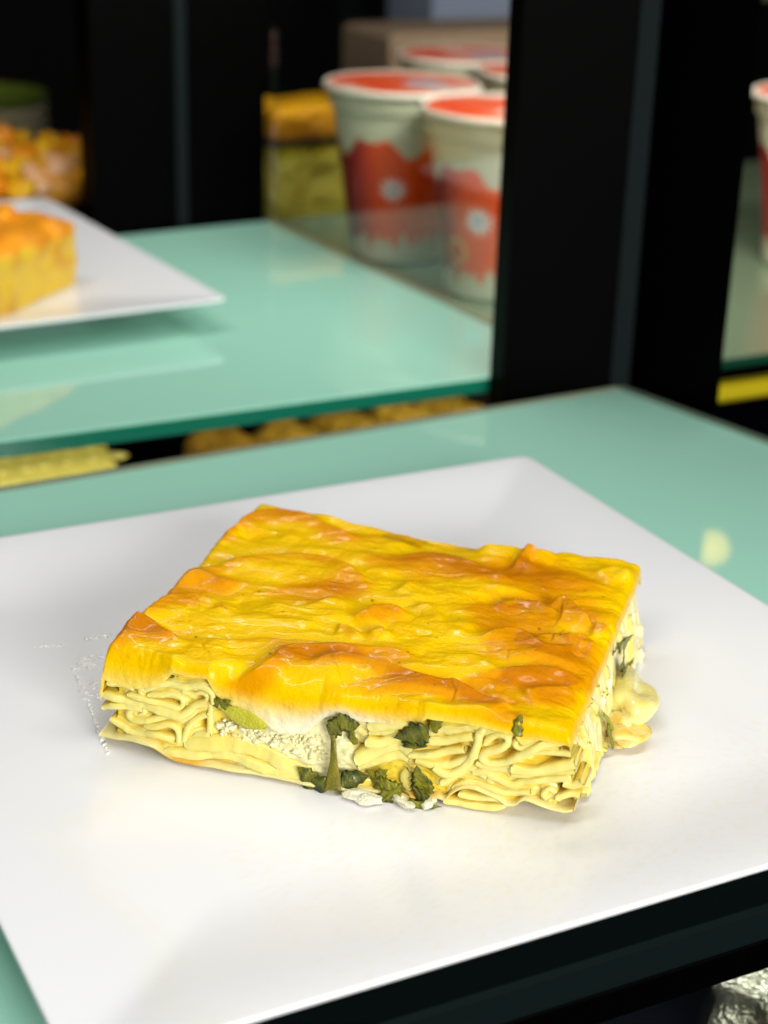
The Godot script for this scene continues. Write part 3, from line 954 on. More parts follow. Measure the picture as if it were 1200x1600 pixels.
# ---------------------------------------------------------------- plates
func make_plate(mb: MB, film: bool) -> void:
	var cnt := 560
	var prof := []
	for k in 120:
		var a := lerpf(0.4, 124.0, float(k) / 119.0)
		var y := -5.5 + 5.5 * pow(smoothstep(76.0, 130.0, a), 1.15) * 1.02
		prof.append([a, y])
	for p in [[124.7, -0.05], [125.0, -0.5], [124.9, -1.2], [124.2, -1.9], [118.0, -3.6], [108.0, -6.2], [92.0, -9.2], [78.0, -10.6], [74.0, -11.6], [73.0, -15.6], [72.0, -15.9], [69.0, -15.9], [68.0, -15.4], [67.0, -11.4], [0.4, -11.2]]:
		prof.append(p)
	var poly := PackedVector2Array()
	for k in range(0, FILM.size(), 2):
		poly.append(Vector2(FILM[k], FILM[k + 1]))
	poly.append(Vector2(20, 140))
	poly.append(Vector2(60, 60))
	poly.append(Vector2(0, 0))
	var pv := PackedVector3Array()
	var pc := PackedColorArray()
	var pi := PackedInt32Array()
	for r in prof.size():
		for s in cnt:
			var ph := TAU * s / cnt
			var d := Vector2(cos(ph), sin(ph))
			# rounded square outline
			var e := 70.0 if r > 0 else 2.0
			var k := pow(pow(absf(d.x), e) + pow(absf(d.y), e), -1.0 / e)
			var p: Vector2 = d * k * prof[r][0]
			pv.append(Vector3(p.x, prof[r][1], p.y) * 0.001)
			var col := Color(0.785, 0.795, 0.81)
			if film and r < 126:
				var q := p + Vector2(noise_b.get_noise_2d(p.x * 9.0, p.y * 9.0), noise_b.get_noise_2d(p.x * 9.0 + 70.0, p.y * 9.0)) * 3.0
				var inside := Geometry2D.is_point_in_polygon(q, poly)
				var dist := 1e9
				for m in FILM.size() / 2 - 1:
					var cp := Geometry2D.get_closest_point_to_segment(q, poly[m], poly[m + 1])
					dist = minf(dist, cp.distance_to(q))
				var film_col := Color(0.80, 0.80, 0.775).lerp(Color(0.83, 0.83, 0.828), smoothstep(1.0, 12.0, dist))
				if inside:
					col = col.lerp(film_col, smoothstep(-1.6, 1.6, dist))
				else:
					var wet := smoothstep(-30.0, 20.0, p.y + 3.0 * noise_a.get_noise_2d(p.x, p.y)) * smoothstep(-20.0, 5.0, p.x + p.y * 0.3)
					col = col.lerp(Color(0.83, 0.83, 0.828), wet)
					if dist < 1.6:
						col = col.lerp(film_col, maxf(0.0, smoothstep(-1.6, 1.6, -dist)) * (1.0 - wet))
				if p.y > 60.0 and noise_b.get_noise_2d(p.x * 14.0 + 400.0, p.y * 26.0) > 0.30 and p.x > -70.0:
					col = col.lerp(Color(0.80, 0.79, 0.70), 0.5)
			pc.append(col)
	for r in prof.size() - 1:
		for s in cnt:
			var a := r * cnt + s
			var b := r * cnt + (s + 1) % cnt
			for q in [a, b, b + cnt, a, b + cnt, a + cnt]:
				pi.append(q)
	for rr in [0, prof.size() - 1]:
		var mid := pv.size()
		pv.append(Vector3(0, prof[rr][1], 0) * 0.001)
		pc.append(pc[rr * cnt])
		for s in cnt:
			var a: int = rr * cnt + s
			var b: int = rr * cnt + (s + 1) % cnt
			pi.append(mid)
			pi.append(b if rr == 0 else a)
			pi.append(a if rr == 0 else b)
	mb.smooth(pv, pc, pi, true)


# ---------------------------------------------------------------- neighbours in the case
func cup_print(ph: float, t: float, spin: float) -> Color:
	# red-orange printed wave with drips below, a white sunburst with a blue heart and a yellow ring
	var a := wrapf(ph - spin, -PI, PI)
	var pale := Color(0.60, 0.59, 0.40)
	var top := 0.80 + 0.05 * sin(a * 5.0) + 0.03 * sin(a * 11.0 + 1.0)
	var low := 0.13 + 0.06 * absf(sin(a * 7.0)) + 0.03 * sin(a * 23.0)
	if t > top or t < low:
		return pale
	var col := Color(0.76, 0.018, 0.004).lerp(Color(0.88, 0.085, 0.004), clampf(0.5 + 0.8 * sin(a * 2.0 + 2.0), 0.0, 1.0))
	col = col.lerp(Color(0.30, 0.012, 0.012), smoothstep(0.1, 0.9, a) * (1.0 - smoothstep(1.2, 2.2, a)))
	var dx := a * 5.6
	var dy := (t - 0.52) * 15.0
	var rr := sqrt(dx * dx + dy * dy)
	var ray := 0.5 + 0.5 * cos(11.0 * atan2(dy, dx))
	if rr < 0.42:
		return Color(0.22, 0.23, 0.44).lerp(Color(0.6, 0.6, 0.66), 0.5 + 0.5 * sin(dy * 16.0))
	if rr < 0.72 + 0.62 * ray:
		return Color(0.82, 0.76, 0.70)
	var d2 := sqrt(pow((a - 0.45) * 5.2, 2.0) + pow((t - 0.31) * 14.0, 2.0))
	if spin > 2.3 and d2 > 0.85 and d2 < 1.15:
		return Color(0.75, 0.50, 0.10)
	return col


func make_cup(label: String, at: Vector3, spin: float) -> Node3D:
	var o := thing("pudding_cup", label, "cup", at, 0.0, "lidded dessert cups behind the side glass")
	var body := MB.new()
	var prof := PackedVector2Array([Vector2(0.0005, 0.0006), Vector2(0.027, 0.0006), Vector2(0.0285, 0.002)])
	for k in 60:
		var t := (k + 1) / 60.0
		prof.append(Vector2(lerpf(0.0285, 0.040, pow(t, 1.1)), 0.002 + 0.084 * t))
	for p in [Vector2(0.0405, 0.0865), Vector2(0.0405, 0.089), Vector2(0.0425, 0.0895), Vector2(0.0432, 0.0985)]:
		prof.append(p)
	lathe(body, prof, 180, func(ph: float, y: float, _r: float) -> Color: return cup_print(ph, y / 0.088, spin))
	part("cup_body", body, M.cup, o)
	var lid := MB.new()
	var lp := PackedVector2Array([Vector2(0.0005, 0.0985), Vector2(0.044, 0.0985), Vector2(0.0462, 0.0990), Vector2(0.0466, 0.1005), Vector2(0.0460, 0.1020), Vector2(0.0452, 0.1026), Vector2(0.0445, 0.1023)])
	for k in 24:
		lp.append(Vector2(lerpf(0.0440, 0.0005, k / 23.0), 0.1019))
	lathe(lid, lp, 120, func(ph: float, y: float, r: float) -> Color:
		if r > 0.0436 or y < 0.1:
			return Color(0.74, 0.70, 0.56)
		var q := Vector2(cos(ph), sin(ph)) * r
		var nn := noise_a.get_noise_2d(q.x * 900.0 + at.x * 800.0, q.y * 900.0)
		var c := Color(0.78, 0.085, 0.022).lerp(Color(0.80, 0.20, 0.10), clampf(0.5 + nn * 1.5, 0.0, 1.0))
		if q.distance_to(Vector2(0.012, 0.006)) < 0.013:
			c = Color(0.42, 0.42, 0.46)
		elif nn > 0.22:
			c = Color(0.76, 0.52, 0.40)
		return c)
	part("lid", lid, M.cup, o)
	return o


func make_rough_loaf(mb: MB, lo: Vector3, hi: Vector3, top_col: Color, side_col: Color, sd: float) -> void:
	# a lumpy baked block: bulging sides, browned top
	var n := 40
	var half := (hi - lo) / 2.0
	var mid := (hi + lo) / 2.0
	for face in 6:
		var pv := PackedVector3Array()
		var pc := PackedColorArray()
		var pi := PackedInt32Array()
		for b in n:
			for a in n:
				var fa := float(a) / (n - 1) * 2.0 - 1.0
				var fb := float(b) / (n - 1) * 2.0 - 1.0
				var d: Vector3 = [Vector3(fa, fb, 1), Vector3(-fa, fb, -1), Vector3(1, fb, -fa), Vector3(-1, fb, fa), Vector3(fa, 1, -fb), Vector3(fa, -1, fb)][face]
				var p := d * half
				var r := half.y * 0.55
				var core := Vector3(clampf(p.x, -half.x + r, half.x - r), clampf(p.y, -half.y + r, half.y - r), clampf(p.z, -half.z + r, half.z - r))
				var nn := (p - core).normalized()
				var w := noise_a.get_noise_3d(p.x * 1500.0 + sd, p.y * 1500.0, p.z * 1500.0) + 0.5 * noise_b.get_noise_3d(p.x * 3000.0 + sd, p.y * 3000.0, p.z * 3000.0)
				p = core + nn * r * (1.0 + 0.32 * w)
				if nn.y < -0.5:
					p.y = -half.y
				pv.append(mid + p)
				var c := side_col.lerp(top_col, smoothstep(0.1, 0.6, nn.y + 0.5 * w))
				pc.append(c.lerp(top_col * 0.55, clampf(w, 0.0, 0.6)))
		for b in n - 1:
			for a in n - 1:
				var k := b * n + a
				for q in [k, k + n + 1, k + 1, k, k + n, k + n + 1]:
					pi.append(q)
		mb.smooth(pv, pc, pi)


func _ready() -> void:
	noise_a.seed = 5
	noise_a.frequency = 0.02
	noise_a.fractal_octaves = 3
	noise_b.seed = 21
	noise_b.frequency = 0.02
	noise_b.fractal_octaves = 2
	rng.seed = 77
	# ---- camera
	var cam := Camera3D.new()
	cam.name = "camera"
	add_child(cam)
	cam.position = Vector3(-0.19231, 0.21696, 0.37276)
	var turn := Vector3(-0.47952, -0.38976, 0.03051)
	cam.rotation = Vector3(turn.y, turn.x, turn.z)
	cam.fov = 33.499
	cam.near = 0.02
	cam.far = 20.0
	var lens := CameraAttributesPhysical.new()
	lens.frustum_focal_length = 39.87
	lens.frustum_focus_distance = 0.425
	lens.exposure_aperture = 7.6
	cam.attributes = lens
	cam.fov = 33.499
	cam.current = true
	# ---- the dark room behind the case
	var env := Environment.new()
	env.background_mode = Environment.BG_COLOR
	env.background_color = Color(0.07, 0.075, 0.085)
	env.tonemap_mode = Environment.TONE_MAPPER_LINEAR
	env.tonemap_exposure = 1.0
	env.sdfgi_enabled = true
	env.ssao_enabled = true
	env.ssil_enabled = true
	var we := WorldEnvironment.new()
	we.name = "environment"
	we.environment = env
	add_child(we)
	materials()
	# ---- unseen lamps, placed out of view to light the shelves, cups and slice
	make_lamp("slim unseen strip lamp, placed above the front glass shelf to light the slice", Vector3(-0.02, 0.40, 0.12), Vector2(0.62, 0.035), 0.120, Vector3(0.03, -1.0, 0.0))
	make_lamp("slim unseen strip lamp, placed above the rear glass shelf to light it", Vector3(0.04, 0.62, -0.42), Vector2(0.60, 0.03), 0.24, Vector3(0.06, -1.0, -0.05))
	make_lamp("short strip lamp out of view under the front glass shelf, placed to light the level below", Vector3(0.08, -0.036, 0.095), Vector2(0.34, 0.01), 0.03, Vector3(0.0, -1.0, -0.4))
	make_lamp("strip lamp out of view under the rear glass shelf, placed to light the box and rolls below", Vector3(0.06, -0.0375, -0.32), Vector2(0.5, 0.008), 0.05, Vector3(0.0, -1.0, 0.0))
	make_lamp("unseen strip lamp placed above the dessert cups to light them", Vector3(0.35, 0.24, -0.265), Vector2(0.2, 0.02), 0.13, Vector3(0.0, -0.55, -1.0))  # out of view, placed to brighten the dessert cups
	make_lamp("broad pale unseen lamp panel, placed to light the slice from the front", Vector3(0.02, 0.34, 1.05), Vector2(0.6, 0.4), 1.38, Vector3(0.0, -0.32, -1.0))  # unseen panel in front, lights the cut faces of the slice

	make_unseen_led()
	build_case()
	build_neighbours()

	# ---- the plate and the slice
	var pl := MB.new()
	make_plate(pl, true)
	var plate := lone("square_plate", pl, M.china, "glossy white square plate carrying the large cheese pastry slice, with greasy smears", "plate")
	plate.position = Vector3.ZERO
	var slice := thing("pastry_slice", "large golden square slice of layered cheese and parsley pastry on the front plate", "pastry", Vector3(0.0026, -0.0052, 0.005), -atan2(0.0815, 0.085))
	make_crust(slice)
	make_filling(slice)
	# ---- drops beside the slice, shaped to stand in for lamp glints in grease
	var db := MB.new()
	for k in range(0, DROPS.size(), 3):
		var x: float = DROPS[k]
		var z: float = DROPS[k + 1]
		var r: float = DROPS[k + 2] * 1.3
		var a := maxf(absf(x), absf(z))
		var y := -5.5 + 5.61 * pow(smoothstep(76.0, 130.0, a), 1.15)
		blob(db, Vector3(x, y, z) * 0.001, Vector3(r * rng.randf_range(0.8, 1.8), r * 0.55, r) * 0.001, 0.3, 30.0, 8, 10, Color(0.80, 0.805, 0.80), Color(0.82, 0.815, 0.78), rng.randf() * 3.0)
	var drops := lone("oil_droplets", db, M.oil, "fine glossy drops standing in for lamp glints in the grease left of the big slice", "oil droplets")
	drops.set_meta("kind", "stuff")


func make_lamp(label: String, at: Vector3, size: Vector2, energy: float, towards: Vector3) -> void:
	var o := thing("strip_lamp", label, "lamp", at)
	var up := Vector3.FORWARD if absf(towards.normalized().y) > 0.9 else Vector3.UP
	o.basis = Basis.looking_at(towards, up)
	var hb := MB.new()
	box(hb, Vector3(-size.x / 2 - 0.004, -size.y / 2 - 0.004, 0.0012), Vector3(size.x / 2 + 0.004, size.y / 2 + 0.004, 0.014), 0.0005, Color(0.6, 0.6, 0.6))
	part("lamp_housing", hb, M.metal, o)
	var gb := MB.new()
	box(gb, Vector3(-size.x / 2, -size.y / 2, 0.0002), Vector3(size.x / 2, size.y / 2, 0.0012), 0.0002, Color.WHITE)
	part("lamp_glow", gb, M.glow, o)
	var l := AreaLight3D.new()
	l.name = "lamp_light"
	l.area_size = size
	l.light_energy = energy
	l.light_color = Color(1.0, 0.995, 0.985)
	l.area_range = 6.0
	l.shadow_enabled = true
	l.position = Vector3(0, 0, -0.001)
	o.add_child(l)


func make_unseen_led() -> void:
	# a tiny unseen LED, placed so that its glint falls on the front shelf
	var o := thing("indicator_light", "tiny yellow LED out of view, placed so that its glint shows in the front shelf", "lamp", Vector3(0.393, 0.1385, -0.3410))
	var b := MB.new()
	blob(b, Vector3.ZERO, Vector3(0.0018, 0.0018, 0.0018), 0.0, 1.0, 12, 16, Color.WHITE, Color.WHITE)
	part("bulb_glow", b, M.led, o)
	b = MB.new()
	box(b, Vector3(-0.006, -0.006, -0.016), Vector3(0.006, 0.006, -0.004), 0.001, Color(0.01, 0.01, 0.01))
	part("led_housing", b, M.black, o)
	var l := OmniLight3D.new()
	l.name = "led_light"
	l.light_energy = 0.0003
	l.light_color = Color(1.0, 0.80, 0.14)
	l.light_size = 0.002
	l.omni_range = 3.0
	l.omni_attenuation = 2.0
	l.shadow_enabled = true
	o.add_child(l)


func materials() -> void:
	var m := paint("crust", 0.40, 0.16)
	m.clearcoat_enabled = true
	m.clearcoat = 0.17
	m.clearcoat_roughness = 0.08
	m.subsurf_scatter_enabled = true
	m.subsurf_scatter_strength = 0.04
	bumps(m, 42.0, 0.02, 0.02, 31)
	m = paint("dough", 0.32, 0.4)
	m.clearcoat_enabled = true
	m.clearcoat = 0.55
	m.clearcoat_roughness = 0.08
	m.subsurf_scatter_enabled = true
	m.subsurf_scatter_strength = 0.10
	bumps(m, 40.0, 0.012, 0.012, 32)
	m = paint("cheese", 0.5, 0.5)
	m.subsurf_scatter_enabled = true
	m.subsurf_scatter_strength = 0.12
	bumps(m, 70.0, 0.03, 0.03, 33)
	m = paint("wet", 0.2, 0.5)
	m.clearcoat_enabled = true
	m.clearcoat = 0.6
	m.clearcoat_roughness = 0.06
	m.subsurf_scatter_enabled = true
	m.subsurf_scatter_strength = 0.15
	bumps(m, 60.0, 0.02, 0.02, 34)
	m = paint("herb", 0.28, 0.35)
	m.clearcoat_enabled = true
	m.clearcoat = 0.3
	m.clearcoat_roughness = 0.08
	bumps(m, 70.0, 0.03, 0.03, 35)
	m = paint("china", 0.22, 0.5)
	m.clearcoat_enabled = true
	m.clearcoat = 0.15
	m.clearcoat_roughness = 0.05
	m = paint("oil", 0.03, 0.9)
	m = paint("milk_glass", 0.035, 0.5)
	m = paint("glass_edge", 0.12, 0.5)
	m = paint("black", 0.55, 0.12)
	m = paint("black_gloss", 0.16, 0.5)
	m = paint("cup", 0.32, 0.5)
	m = paint("baked", 0.4, 0.4)
	m = paint("card", 0.7, 0.3)
	m = paint("metal", 0.35, 0.5)
	m = paint("foil", 0.22, 0.5)
	m.metallic = 0.9
	bumps(m, 30.0, 0.2, 0.03, 36)
	var g := StandardMaterial3D.new()
	g.resource_name = "glow"
	g.albedo_color = Color(0.9, 0.9, 0.88)
	g.emission_enabled = true
	g.emission = Color(1.0, 0.98, 0.94)
	g.emission_energy_multiplier = 1.5
	M.glow = g
	var led := StandardMaterial3D.new()
	led.resource_name = "led_glow"
	led.albedo_color = Color(0.9, 0.8, 0.4)
	led.emission_enabled = true
	led.emission = Color(1.0, 0.80, 0.12)
	led.emission_energy_multiplier = 3.6
	M.led = led
	var p := StandardMaterial3D.new()
	p.resource_name = "clear_pane"
	p.transparency = BaseMaterial3D.TRANSPARENCY_ALPHA
	p.albedo_color = Color(0.2, 0.24, 0.22, 0.004)
	p.roughness = 0.02
	p.metallic_specular = 0.5
	M.pane = p


func build_case() -> void:
	var teal := Color(0.365, 0.70, 0.555)
	var edge := Color(0.012, 0.11, 0.062)
	# front shelf
	var sh := thing("glass_shelf", "teal back-painted glass shelf under the front plate", "shelf")
	var b := MB.new()
	prism(b, PackedVector2Array([Vector2(-0.45, -0.182), Vector2(0.2308, -0.2173), Vector2(0.2935, 0.098), Vector2(-0.45, 0.098)]), -0.024, -0.016, 0.0008, teal, edge)
	part("shelf_pane", b, M.milk_glass, sh)
	b = MB.new()
	prism(b, PackedVector2Array([Vector2(-0.45, -0.1823), Vector2(0.2306, -0.2176), Vector2(0.2306, -0.2206), Vector2(-0.45, -0.1853)]), -0.0235, -0.0152, 0.0007, Color(0.21, 0.25, 0.17))
	part("edge_strip", b, M.glass_edge, sh)
	b = MB.new()
	prism(b, PackedVector2Array([Vector2(0.2312, -0.2200), Vector2(0.2345, -0.2200), Vector2(0.2975, 0.098), Vector2(0.2943, 0.098)]), -0.0235, -0.0154, 0.0007, Color(0.12, 0.17, 0.12))
	part("edge_strip", b, M.glass_edge, sh)
	# rear shelf
	var rs := thing("glass_shelf", "teal back-painted glass shelf at the rear with a dark green front edge", "shelf")
	b = MB.new()
	prism(b, PackedVector2Array([Vector2(-0.45, -0.2545), Vector2(0.232, -0.2545), Vector2(0.2135, -0.577), Vector2(-0.45, -0.527)]), -0.0225, -0.016, 0.0006, Color(0.33, 0.64, 0.50))
	part("shelf_pane", b, M.milk_glass, rs)
	b = MB.new()
	prism(b, PackedVector2Array([Vector2(-0.45, -0.2541), Vector2(0.232, -0.2541), Vector2(0.232, -0.2530), Vector2(-0.45, -0.2530)]), -0.0228, -0.0163, 0.0004, Color(0.010, 0.17, 0.10))
	var fe := part("front_edge", b, M.glass_edge, rs)
	fe.set_meta("label", "dark green polished front edge")
	b = MB.new()
	prism(b, PackedVector2Array([Vector2(0.2325, -0.256), Vector2(0.2350, -0.256), Vector2(0.2165, -0.577), Vector2(0.2140, -0.577)]), -0.0225, -0.0150, 0.0005, Color(0.34, 0.36, 0.24))
	part("edge_strip", b, M.glass_edge, rs)
	# side glass between the rear shelf and the neighbouring case
	b = MB.new()
	prism(b, PackedVector2Array([Vector2(0.2358, -0.262), Vector2(0.2395, -0.262), Vector2(0.2205, -0.577), Vector2(0.2168, -0.577)]), -0.022, 0.34, 0.0004, Color.WHITE)
	lone("glass_side_panel", b, M.pane, "clear upright glass panel standing along the right edge of the rear shelf", "glass panel")
	# shelf of the neighbouring case
	var ns := thing("glass_shelf", "dim grey-green glass shelf carrying the red dessert cups", "shelf")
	b = MB.new()
	prism(b, PackedVector2Array([Vector2(0.252, -0.275), Vector2(0.75, -0.275), Vector2(0.75, -0.70), Vector2(0.236, -0.70)]), -0.036, -0.030, 0.0006, Color(0.15, 0.20, 0.12), Color(0.01, 0.06, 0.035))
	part("shelf_pane", b, M.milk_glass, ns)
	b = MB.new()
	box(b, Vector3(0.318, -0.0585, -0.295), Vector3(0.62, -0.049, -0.285), 0.002, Color(0.62, 0.50, 0.012))
	lone("yellow_rail", b, M.cup, "bright yellow strip below the shelf edge at the far right", "rail")  # plain yellow strip under the shelf edge
	# black uprights and frames
	var dark := Color(0.0015, 0.0022, 0.0026)
	var po := thing("corner_post", "black metal corner post at the back right corner of the front shelf", "post")
	b = MB.new()
	prism(b, PackedVector2Array([Vector2(0.181, -0.2365), Vector2(0.2285, -0.2235), Vector2(0.2335, -0.2520), Vector2(0.184, -0.2525)]), -0.30, 0.45, 0.0008, dark)
	part("post_face", b, M.black, po)
	b = MB.new()
	prism(b, PackedVector2Array([Vector2(0.2290, -0.2232), Vector2(0.2385, -0.2215), Vector2(0.2385, -0.2300), Vector2(0.2300, -0.2310)]), -0.30, 0.45, 0.0012, Color(0.010, 0.013, 0.015))  # paler colour holds the highlight running down the post edge
	part("post_edge", b, M.black, po)
	b = MB.new()
	prism(b, PackedVector2Array([Vector2(0.2372, -0.2245), Vector2(0.2498, -0.1730), Vector2(0.2508, -0.1760), Vector2(0.2470, -0.2330)]), -0.30, 0.45, 0.0008, dark)
	part("post_face", b, M.black, po)
	var fr := thing("front_frame", "black metal rail along the front edge of the shelf below the plate", "frame")
	b = MB.new()
	box(b, Vector3(-0.5, -0.036, 0.1020), Vector3(0.42, -0.0258, 0.1195), 0.0012, dark)
	part("frame_bar", b, M.black, fr)
	b = MB.new()
	box(b, Vector3(-0.5, -0.0255, 0.0984), Vector3(0.42, -0.0152, 0.1212), 0.0012, Color(0.006, 0.009, 0.010))
	part("frame_lip", b, M.black, fr)
	b = MB.new()
	box(b, Vector3(-0.5, -0.30, 0.1135), Vector3(0.42, -0.037, 0.1165), 0.0005, Color.WHITE)
	lone("lower_front_glass", b, M.pane, "clear front glass of the lower level under the black rail", "glass panel")
	# rear wall pieces
	var mu := thing("rear_mullion", "wide black upright behind the rear shelf with a paler groove", "post")
	b = MB.new()
	prism(b, PackedVector2Array([Vector2(0.106, -0.5765), Vector2(0.158, -0.5800), Vector2(0.158, -0.60), Vector2(0.106, -0.60)]), -0.30, 0.45, 0.001, dark)
	part("post_face", b, M.black, mu)
	b = MB.new()
	prism(b, PackedVector2Array([Vector2(0.1586, -0.5815), Vector2(0.1660, -0.5820), Vector2(0.1660, -0.60), Vector2(0.1586, -0.60)]), -0.30, 0.45, 0.001, Color(0.011, 0.013, 0.015))
	part("groove_strip", b, M.black, mu)
	b = MB.new()
	prism(b, PackedVector2Array([Vector2(0.1666, -0.5805), Vector2(0.2160, -0.5835), Vector2(0.2160, -0.60), Vector2(0.1666, -0.60)]), -0.30, 0.45, 0.001, dark)
	part("post_face", b, M.black, mu)
	b = MB.new()
	box(b, Vector3(-0.7, -0.40, -1.32), Vector3(1.6, 0.7, -1.30), 0.001, Color(0.005, 0.0065, 0.007))
	var wall := lone("rear_wall", b, M.black, "dark wall closing the display case at the back", "wall")
	b = MB.new()
	box(b, Vector3(-0.7, -0.036, -1.28), Vector3(0.20, -0.020, -0.605), 0.001, Color(0.008, 0.009, 0.010))
	lone("black_shelf", b, M.black, "black shelf behind the rear glass shelf holding topped buns and bowls", "shelf")
	b = MB.new()
	box(b, Vector3(-0.6, -0.150, -1.2), Vector3(0.8, -0.135, 0.112), 0.001, Color(0.006, 0.007, 0.008))
	lone("lower_shelf", b, M.black_gloss, "black floor of the lower level seen between the glass shelves", "shelf")


func build_neighbours() -> void:
	# plate and slice on the rear shelf
	var pl := MB.new()
	make_plate(pl, false)
	var plate := lone("square_plate", pl, M.china, "white square plate on the rear shelf with a browned pastry piece at the left edge", "plate")
	plate.position = Vector3(-0.029, 0.0, -0.482)
	plate.rotation.y = 0.063
	var sl := thing("pastry_slice", "orange-topped thick pastry piece on the rear plate, cut off by the left edge", "pastry", Vector3(-0.032, -0.0052, -0.441), deg_to_rad(44.0))
	var b := MB.new()
	make_rough_loaf(b, Vector3(-0.057, 0.0, -0.057), Vector3(0.062, 0.034, 0.062), Color(0.80, 0.30, 0.015), Color(0.66, 0.44, 0.03), 3.0)
	part("filling", b, M.baked, sl)
	b = MB.new()
	for k in 26:
		var q := Vector2(rng.randf_range(-0.046, 0.048), rng.randf_range(-0.046, 0.046))
		blob(b, Vector3(q.x, 0.033, q.y), Vector3(rng.randf_range(0.006, 0.011), rng.randf_range(0.003, 0.006), rng.randf_range(0.006, 0.011)), 0.5, 40.0, 10, 14, Color(0.84, 0.38, 0.012), Color(0.66, 0.20, 0.010))
	part("crust", b, M.baked, sl)
	# topped buns on the black shelf behind
	var spots := [[0.118, -0.690, 0.036, "topped orange bun nearest the black upright, at the right of the heap"], [0.060, -0.668, 0.036, "topped orange bun in the middle of the heap behind the rear plate"], [0.004, -0.650, 0.034, "topped orange bun at the left end of the heap behind the rear plate"], [0.086, -0.745, 0.036, "topped bun in the back row of the heap, beside the right-hand bun"], [0.024, -0.725, 0.036, "topped bun in the back row of the heap, at the picture's left edge"]]
	for s in spots:
		var bun := thing("topped_bun", s[3], "bun", Vector3(s[0], -0.020, s[1]), s[0] * 20.0, "orange topped buns heaped behind the rear plate")
		b = MB.new()
		blob(b, Vector3(0, 0.017, 0), Vector3(s[2], 0.019, s[2] * 0.86), 0.4, 18.0, 24, 30, Color(0.74, 0.36, 0.03), Color(0.60, 0.20, 0.02), 0.0, 0.0005)
		part("dough", b, M.baked, bun)
		for k in 16:
			b = MB.new()
			var a := k * 2.4
			var rr: float = s[2] * 0.98 * sqrt((k + 0.5) / 16.0)
			blob(b, Vector3(cos(a) * rr, 0.034 - 14.0 * rr * rr, sin(a) * rr), Vector3(rng.randf_range(0.008, 0.013), 0.009, rng.randf_range(0.008, 0.012)), 0.7, 40.0, 10, 14, [Color(0.90, 0.50, 0.008), Color(0.86, 0.26, 0.008), Color(0.90, 0.58, 0.01), Color(0.84, 0.55, 0.36)][k % 4], Color(0.70, 0.28, 0.012), k * 1.0)
			part("topping", b, M.baked, bun)
	# bowls and a red dish further back
	for k in 5:
		var bowl := MB.new()
		var lp := PackedVector2Array([Vector2(0.0005, 0.0), Vector2(0.024, 0.0), Vector2(0.026, 0.001), Vector2(0.040, 0.011), Vector2(0.044, 0.0165), Vector2(0.0435, 0.017), Vector2(0.0385, 0.0125), Vector2(0.0255, 0.0035), Vector2(0.0005, 0.003)])
		var bc: Color = Color(0.075, 0.11, 0.012) if k == 4 else Color(0.36, 0.32, 0.20)
		lathe(bowl, lp, 64, func(_ph: float, _y: float, _r: float) -> Color: return bc)
		var o := lone("stacked_bowl", bowl, M.cup, ["lowest grey bowl of the small stack on the black shelf", "second grey bowl from the bottom of the small stack", "middle grey bowl of the small stack behind the buns", "grey bowl just under the green one in the small stack", "green bowl on top of the small grey stack behind the buns"][k], "bowl", "bowls stacked behind the buns")
		o.position = Vector3(0.118, -0.020 + 0.0068 * k, -0.862)
	b = MB.new()
	lathe(b, PackedVector2Array([Vector2(0.0005, 0.0), Vector2(0.040, 0.0), Vector2(0.046, 0.004), Vector2(0.050, 0.026), Vector2(0.049, 0.028), Vector2(0.046, 0.0255), Vector2(0.0005, 0.0265)]), 64, func(_ph: float, y: float, _r: float) -> Color: return Color(0.45, 0.07, 0.02) if y > 0.025 else Color(0.012, 0.012, 0.012))
	var dish := lone("red_dish", b, M.cup, "small dark dish with brownish-red contents behind the stacked bowls", "dish")
	dish.position = Vector3(0.128, -0.020, -0.985)
	# dessert cups behind the side glass
	make_cup("red and white lidded dessert cup with a sunburst print, nearest the rear shelf corner", Vector3(0.277, -0.030, -0.523), 2.15)
	make_cup("red and white lidded dessert cup standing nearest the black corner post, half hidden by it", Vector3(0.2905, -0.030, -0.428), 2.45)
	make_cup("lidded dessert cup in the second row, its red lid showing above the front two", Vector3(0.378, -0.030, -0.625), 4.5)
	make_cup("lidded dessert cup beside the post, only its orange-red lid showing", Vector3(0.392, -0.030, -0.545), 1.0)
	make_cup("lidded dessert cup seen at the right edge, beyond the black post", Vector3(0.505, -0.030, -0.415), 2.2)
	# cake piece left of the cups
	var ck := thing("sponge_cake", "yellow sponge cake piece with an orange glazed top left of the dessert cups", "cake", Vector3(0.272, -0.030, -0.662), 0.12)
	b = MB.new()
	make_rough_loaf(b, Vector3(-0.032, 0.0, -0.025), Vector3(0.034, 0.048, 0.025), Color(0.70, 0.62, 0.02), Color(0.74, 0.68, 0.09), 8.0)
	part("sponge", b, M.baked, ck)
	b = MB.new()
	make_rough_loaf(b, Vector3(-0.031, 0.049, -0.024), Vector3(0.033, 0.072, 0.024), Color(0.86, 0.42, 0.01), Color(0.72, 0.32, 0.01), 12.0)
	part("glaze", b, M.baked, ck)
	b = MB.new()
	box(b, Vector3(-0.033, 0.046, -0.0255), Vector3(0.034, 0.051, 0.0255), 0.002, Color(0.03, 0.025, 0.02))
	part("cream_layer", b, M.baked, ck)  # dark band between the yellow and orange parts
	# plain blocks for the far tan and grey-blue shapes, out of focus
	b = MB.new()
	box(b, Vector3(0.40, -0.030, -0.86), Vector3(0.66, 0.066, -0.78), 0.004, Color(0.36, 0.25, 0.155))
	lone("tan_carton", b, M.card, "plain tan block behind the lidded cups", "carton")
	b = MB.new()
	box(b, Vector3(0.50, -0.030, -0.98), Vector3(0.80, 0.14, -0.90), 0.004, Color(0.24, 0.28, 0.36))
	lone("grey_blue_carton", b, M.card, "plain grey-blue block behind the tan one at the top", "carton")
